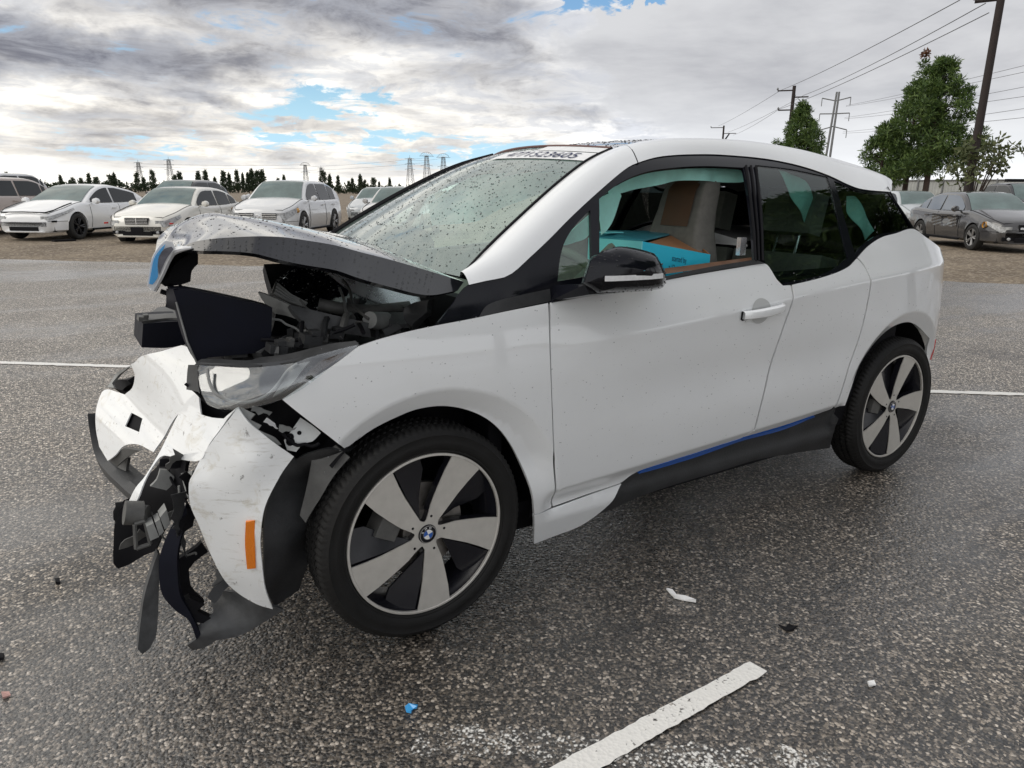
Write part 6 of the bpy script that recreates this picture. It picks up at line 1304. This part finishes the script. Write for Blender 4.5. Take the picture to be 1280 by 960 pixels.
# ---------------------------------------------------------------- poles, pylons and wires
M['pole'] = mat('creosote_pole', (.028, .020, .019), .85, var=.3, vscale=6); M['lat'] = mat('galvanised_lattice', (.16, .165, .17), .6); M['wire'] = mat('dark_wire', (.08, .08, .085), .6)
def pole(label, az_, d, h_, r_, arms, rise=0):
    p = at(az_, d); t = thing('utility_pole', label, 'pole', (*p, 0), R(-az_)); MB().tube([(0, 0, -.2), (0, 0, h_)], [r_, r_*.72], 10).build('shaft', M['pole'], t, True)
    for x0, x1, z in arms: MB().tube([(x0, 0, z), (x1, 0, z)], .06, 6).build('crossarm', M['pole'], t); MB().lathe([(.05, 0), (.09, .08), (.04, .2)], 8, 'Z', (x0, 0, z+.05)).build('insulator', M['lat'], t)
    return t, p
pole('tall dark wooden utility pole at the right rising out of the picture', 64.76, 31, 11.5, .155, [(-.75, .1, 7.75)])
pole('wooden utility pole behind the cone shaped pine', 53.17, 68, 10.1, .20, [(-1.3, 0, 9.75), (.1, 1.2, 9.2), (-1.1, 0, 8.2)])
pole('small far utility pole just above the car roof', 48.58, 125, 11.8, .2, [(-2, 0, 11.5), (0, 2, 10.6)])
def wire(label, pts, r_=.012, sag=.0, grp='overhead power wires'):
    out = []
    for a, b in zip(pts[:-1], pts[1:]):
        for i in range(13):
            f = i/12; q = Vector(a)*(1-f)+Vector(b)*f; q.z -= sag*4*f*(1-f); out.append(q)
    o = MB().tube(out, r_, 5).build('power_wire', M['wire'], None, True); tag(o, label, 'wire', grp)
def ap(az_, el_, d): p = at(az_, d); return (p[0], p[1], CAM_POS.z+d*math.tan(R(el_)))
wire('topmost power wire between the three wooden poles', [ap(62.55, 11.81, 30), ap(53.17-.9, 7.05, 68), ap(48.2, 4.75, 125)], .016, .15)
wire('middle power wire between the three wooden poles', [ap(63.98, 11.48, 30), ap(53.9, 6.7, 68), ap(48.9, 4.3, 125)], .016, .2)
wire('lowest power wire between the three wooden poles', [ap(64.24, 10.93, 30), ap(52.3, 5.8, 68), ap(49.3, 4.1, 125)], .016, .2)
for k, (e0, e1) in enumerate(((5.91, 7.95), (5.85, 7.49), (5.13, 6.57), (5.05, 5.91), (4.19, 5.21), (4.1, 4.59))):
    wire(('upper' if k < 2 else 'middle' if k < 4 else 'lower')+(' front' if k % 2 else ' rear')+' wire running right from the two legged pole tower', [ap(56.68, e0, 150), ap(69, e1+.3, 70)], .02, .2)
hf = thing('pole_tower', 'two legged pole tower with three drooping crossarms right of the roof', 'pylon', (*at(55.85, 150), 0), R(-55.85))
for x0, x1 in ((-.55, .35), (.35, .75)): MB().tube([(x0, 0, 0), (x1-.0, 0, 19.3)], [.24, .17], 8).build('leg', M['lat'], hf, True)
for z, dz_, a in ((17.8, .5, 2.4), (15.6, 0, 2.5), (13.4, -.7, 2.4)):
    MB().tube([(.4-a, 0, z+dz_), (.4, 0, z-.05), (.4+a, 0, z+dz_)], .11, 6).build('crossarm', M['lat'], hf)
    for s in (-1, 1): MB().tube([(.4+s*a, 0, z+dz_), (.4+s*a, 0, z+dz_-1.4)], .07, 5).build('insulator', M['lat'], hf)
def pylon(label, az_, el_, kind, d=420):
    h_ = 1.37+d*math.tan(R(el_)); t = thing('lattice_pylon', label, 'pylon', (*at(az_, d), 0), R(-az_+20), 'lattice pylons on the left horizon'); mb = MB(); r_ = .085; bw = .11*h_; tw = .035*h_
    def leg(sx, sy, z): f = z/h_; w_ = bw*(1-f)**1.3+tw*f**.7; return Vector((sx*w_, sy*w_, z))
    Z = [h_*f for f in (0, .18, .34, .48, .60, .70, .78, .85, .91)]
    for sx in (-1, 1):
        for sy in (-1, 1): mb.tube([leg(sx, sy, z) for z in Z], r_*1.3, 4)
    for a, b in zip(Z[:-1], Z[1:]):
        for (p, q) in (((-1, -1), (1, -1)), ((1, -1), (1, 1)), ((1, 1), (-1, 1)), ((-1, 1), (-1, -1))):
            mb.tube([leg(*p, a), leg(*q, b)], r_*.7, 3); mb.tube([leg(*q, a), leg(*p, b)], r_*.7, 3); mb.tube([leg(*p, b), leg(*q, b)], r_*.7, 3)
    mb.build('lattice_mast', M['lat'], t); am = MB()
    if kind == 'dome':
        am.tube([(.16*h_*math.cos(a), 0, h_*.90+.10*h_*math.sin(a)) for a in np.linspace(0, math.pi, 13)], r_, 4); am.tube([(-.20*h_, 0, h_*.90), (.20*h_, 0, h_*.90)], r_, 4)
        for a in np.linspace(.3, math.pi-.3, 7): am.tube([(0, 0, h_*.88), (.16*h_*math.cos(a), 0, h_*.90+.10*h_*math.sin(a))], r_*.6, 3)
        am.tube([(-.17*h_, 0, h_*.66), (0, 0, h_*.70), (.17*h_, 0, h_*.66)], r_, 4)
    else:
        am.tube([(0, 0, h_*.88), (0, 0, h_*1.0)], r_, 4)
        for f in (.90, .76, .62): am.tube([(-.15*h_, 0, h_*f), (0, 0, h_*(f+.03)), (.15*h_, 0, h_*f)], r_, 4)
    am.build('arms', M['lat'], t); return t
pylon('spired lattice pylon behind the roof of the white sedan', 5.88, 1.84, 'arm'); pylon('lattice pylon with stubby arms behind the cream sedan', 7.81, 2.1, 'arm')
pylon('dome topped lattice pylon right above the silver crossover', 17.08, 1.92, 'dome'); pylon('lattice pylon beside a round tree, behind the crossover tail', 18.22, 1.71, 'arm')
pylon('narrow spired pylon nearest the windscreen of the trio', 24.88, 2.57, 'arm'); pylon('tallest dome topped pylon, middle of the trio', 26.17, 2.82, 'dome'); pylon('dome topped pylon at the right of the trio by the roof', 27.45, 2.73, 'dome')
for k, (a0, e0, a1, e1) in enumerate(((5.9, 1.6, 17.0, 1.75), (5.9, 1.4, 17, 1.5), (17.1, 1.6, 26.1, 2.4), (17.1, 1.35, 26.1, 2.05), (24.9, 2.2, 27.4, 2.4))):
    wire(('upper wire between the left pair of pylons and the crossover', 'lower wire between the left pair of pylons and the crossover', 'upper distant wire from the crossover to the trio of pylons', 'lower distant wire from the crossover to the trio of pylons', 'short distant wire linking the trio of pylons')[k], [ap(a0, e0, 420), ap(a1, e1, 420)], .045, .6, 'distant pylon wires')

# ---------------------------------------------------------------- corrugated fence and low roofs on the right
fn = thing('corrugated_fence', 'long pale corrugated metal fence behind the cars at the right', 'fence', (0, 0, 0)); a, b = np.array(at(55, 92)), np.array(at(76, 80)); Lg = np.linalg.norm(b-a); e_ = (b-a)/Lg; nn = np.array([e_[1], -e_[0]])
npan = int(Lg/2.4); M['corr'] = mat('weathered_sheet', (.33, .34, .33), .6, var=.15, vscale=1)
for i in range(npan):
    V = []; F = []
    for j in range(17): p = a+e_*(i*2.4+j*.15)+nn*(.05 if j % 2 else 0); V += [(p[0], p[1], 0), (p[0], p[1], 2.75)]
    F = [(2*j, 2*j+2, 2*j+3, 2*j+1) for j in range(16)]
    obj('panel', V, F, M['corr'], fn, False)
    p = a+e_*(i*2.4)-nn*.06*-1.8; MB().box((p[0], p[1], 1.45), (.10, .10, 2.95)).build('post', M['lat'], fn)
MB().tube([(*(a-nn*-.1), 2.78), (*(b-nn*-.1), 2.78)], .07, 6).build('top_rail', M['lat'], fn)
rf = thing('warehouse', 'low grey roofed warehouse beyond the corrugated fence', 'building', (*at(70, 150), 0), R(-66)); MB().box((0, 0, 1.6), (70, 16, 3.2)).build('wall', M['corr'], rf); MB().hexa([(-35.4, -8.4, 3.2), (-35.4, -8.4, 3.45), (-35.4, 8.4, 3.2), (-35.4, 8.4, 3.45), (35.4, -8.4, 3.2), (35.4, -8.4, 3.45), (35.4, 8.4, 3.2), (35.4, 8.4, 3.45)]).build('roof', mat('grey_roof', (.22, .225, .23), .7), rf)
# trees across the lot behind the photographer: they show in the side glass and paint
PB = []
for nm, (a, d_, s_, rz) in {'a': (101, 15, 1.3, .4), 'b': (111, 13.5, 1.2, 1.9), 'c': (121, 14, 1.42, 3.0), 'd': (133, 14, 1.2, 4.1), 'e': (146, 17, 1.3, 5.0)}.items():
    src = [o for o in COL.objects if o.get('label', '').startswith('bushy green pine')][0]
    t = thing('pine_tree', 'pine standing across the lot, mirrored in the side glass of the wrecked car', 'tree', (*at(a, d_), 0), rz, 'pines across the lot'); t.scale = (s_*1.4, s_*1.4, s_*.86)
    for ch in src.children: c = ch.copy(); COL.objects.link(c); c.parent = t
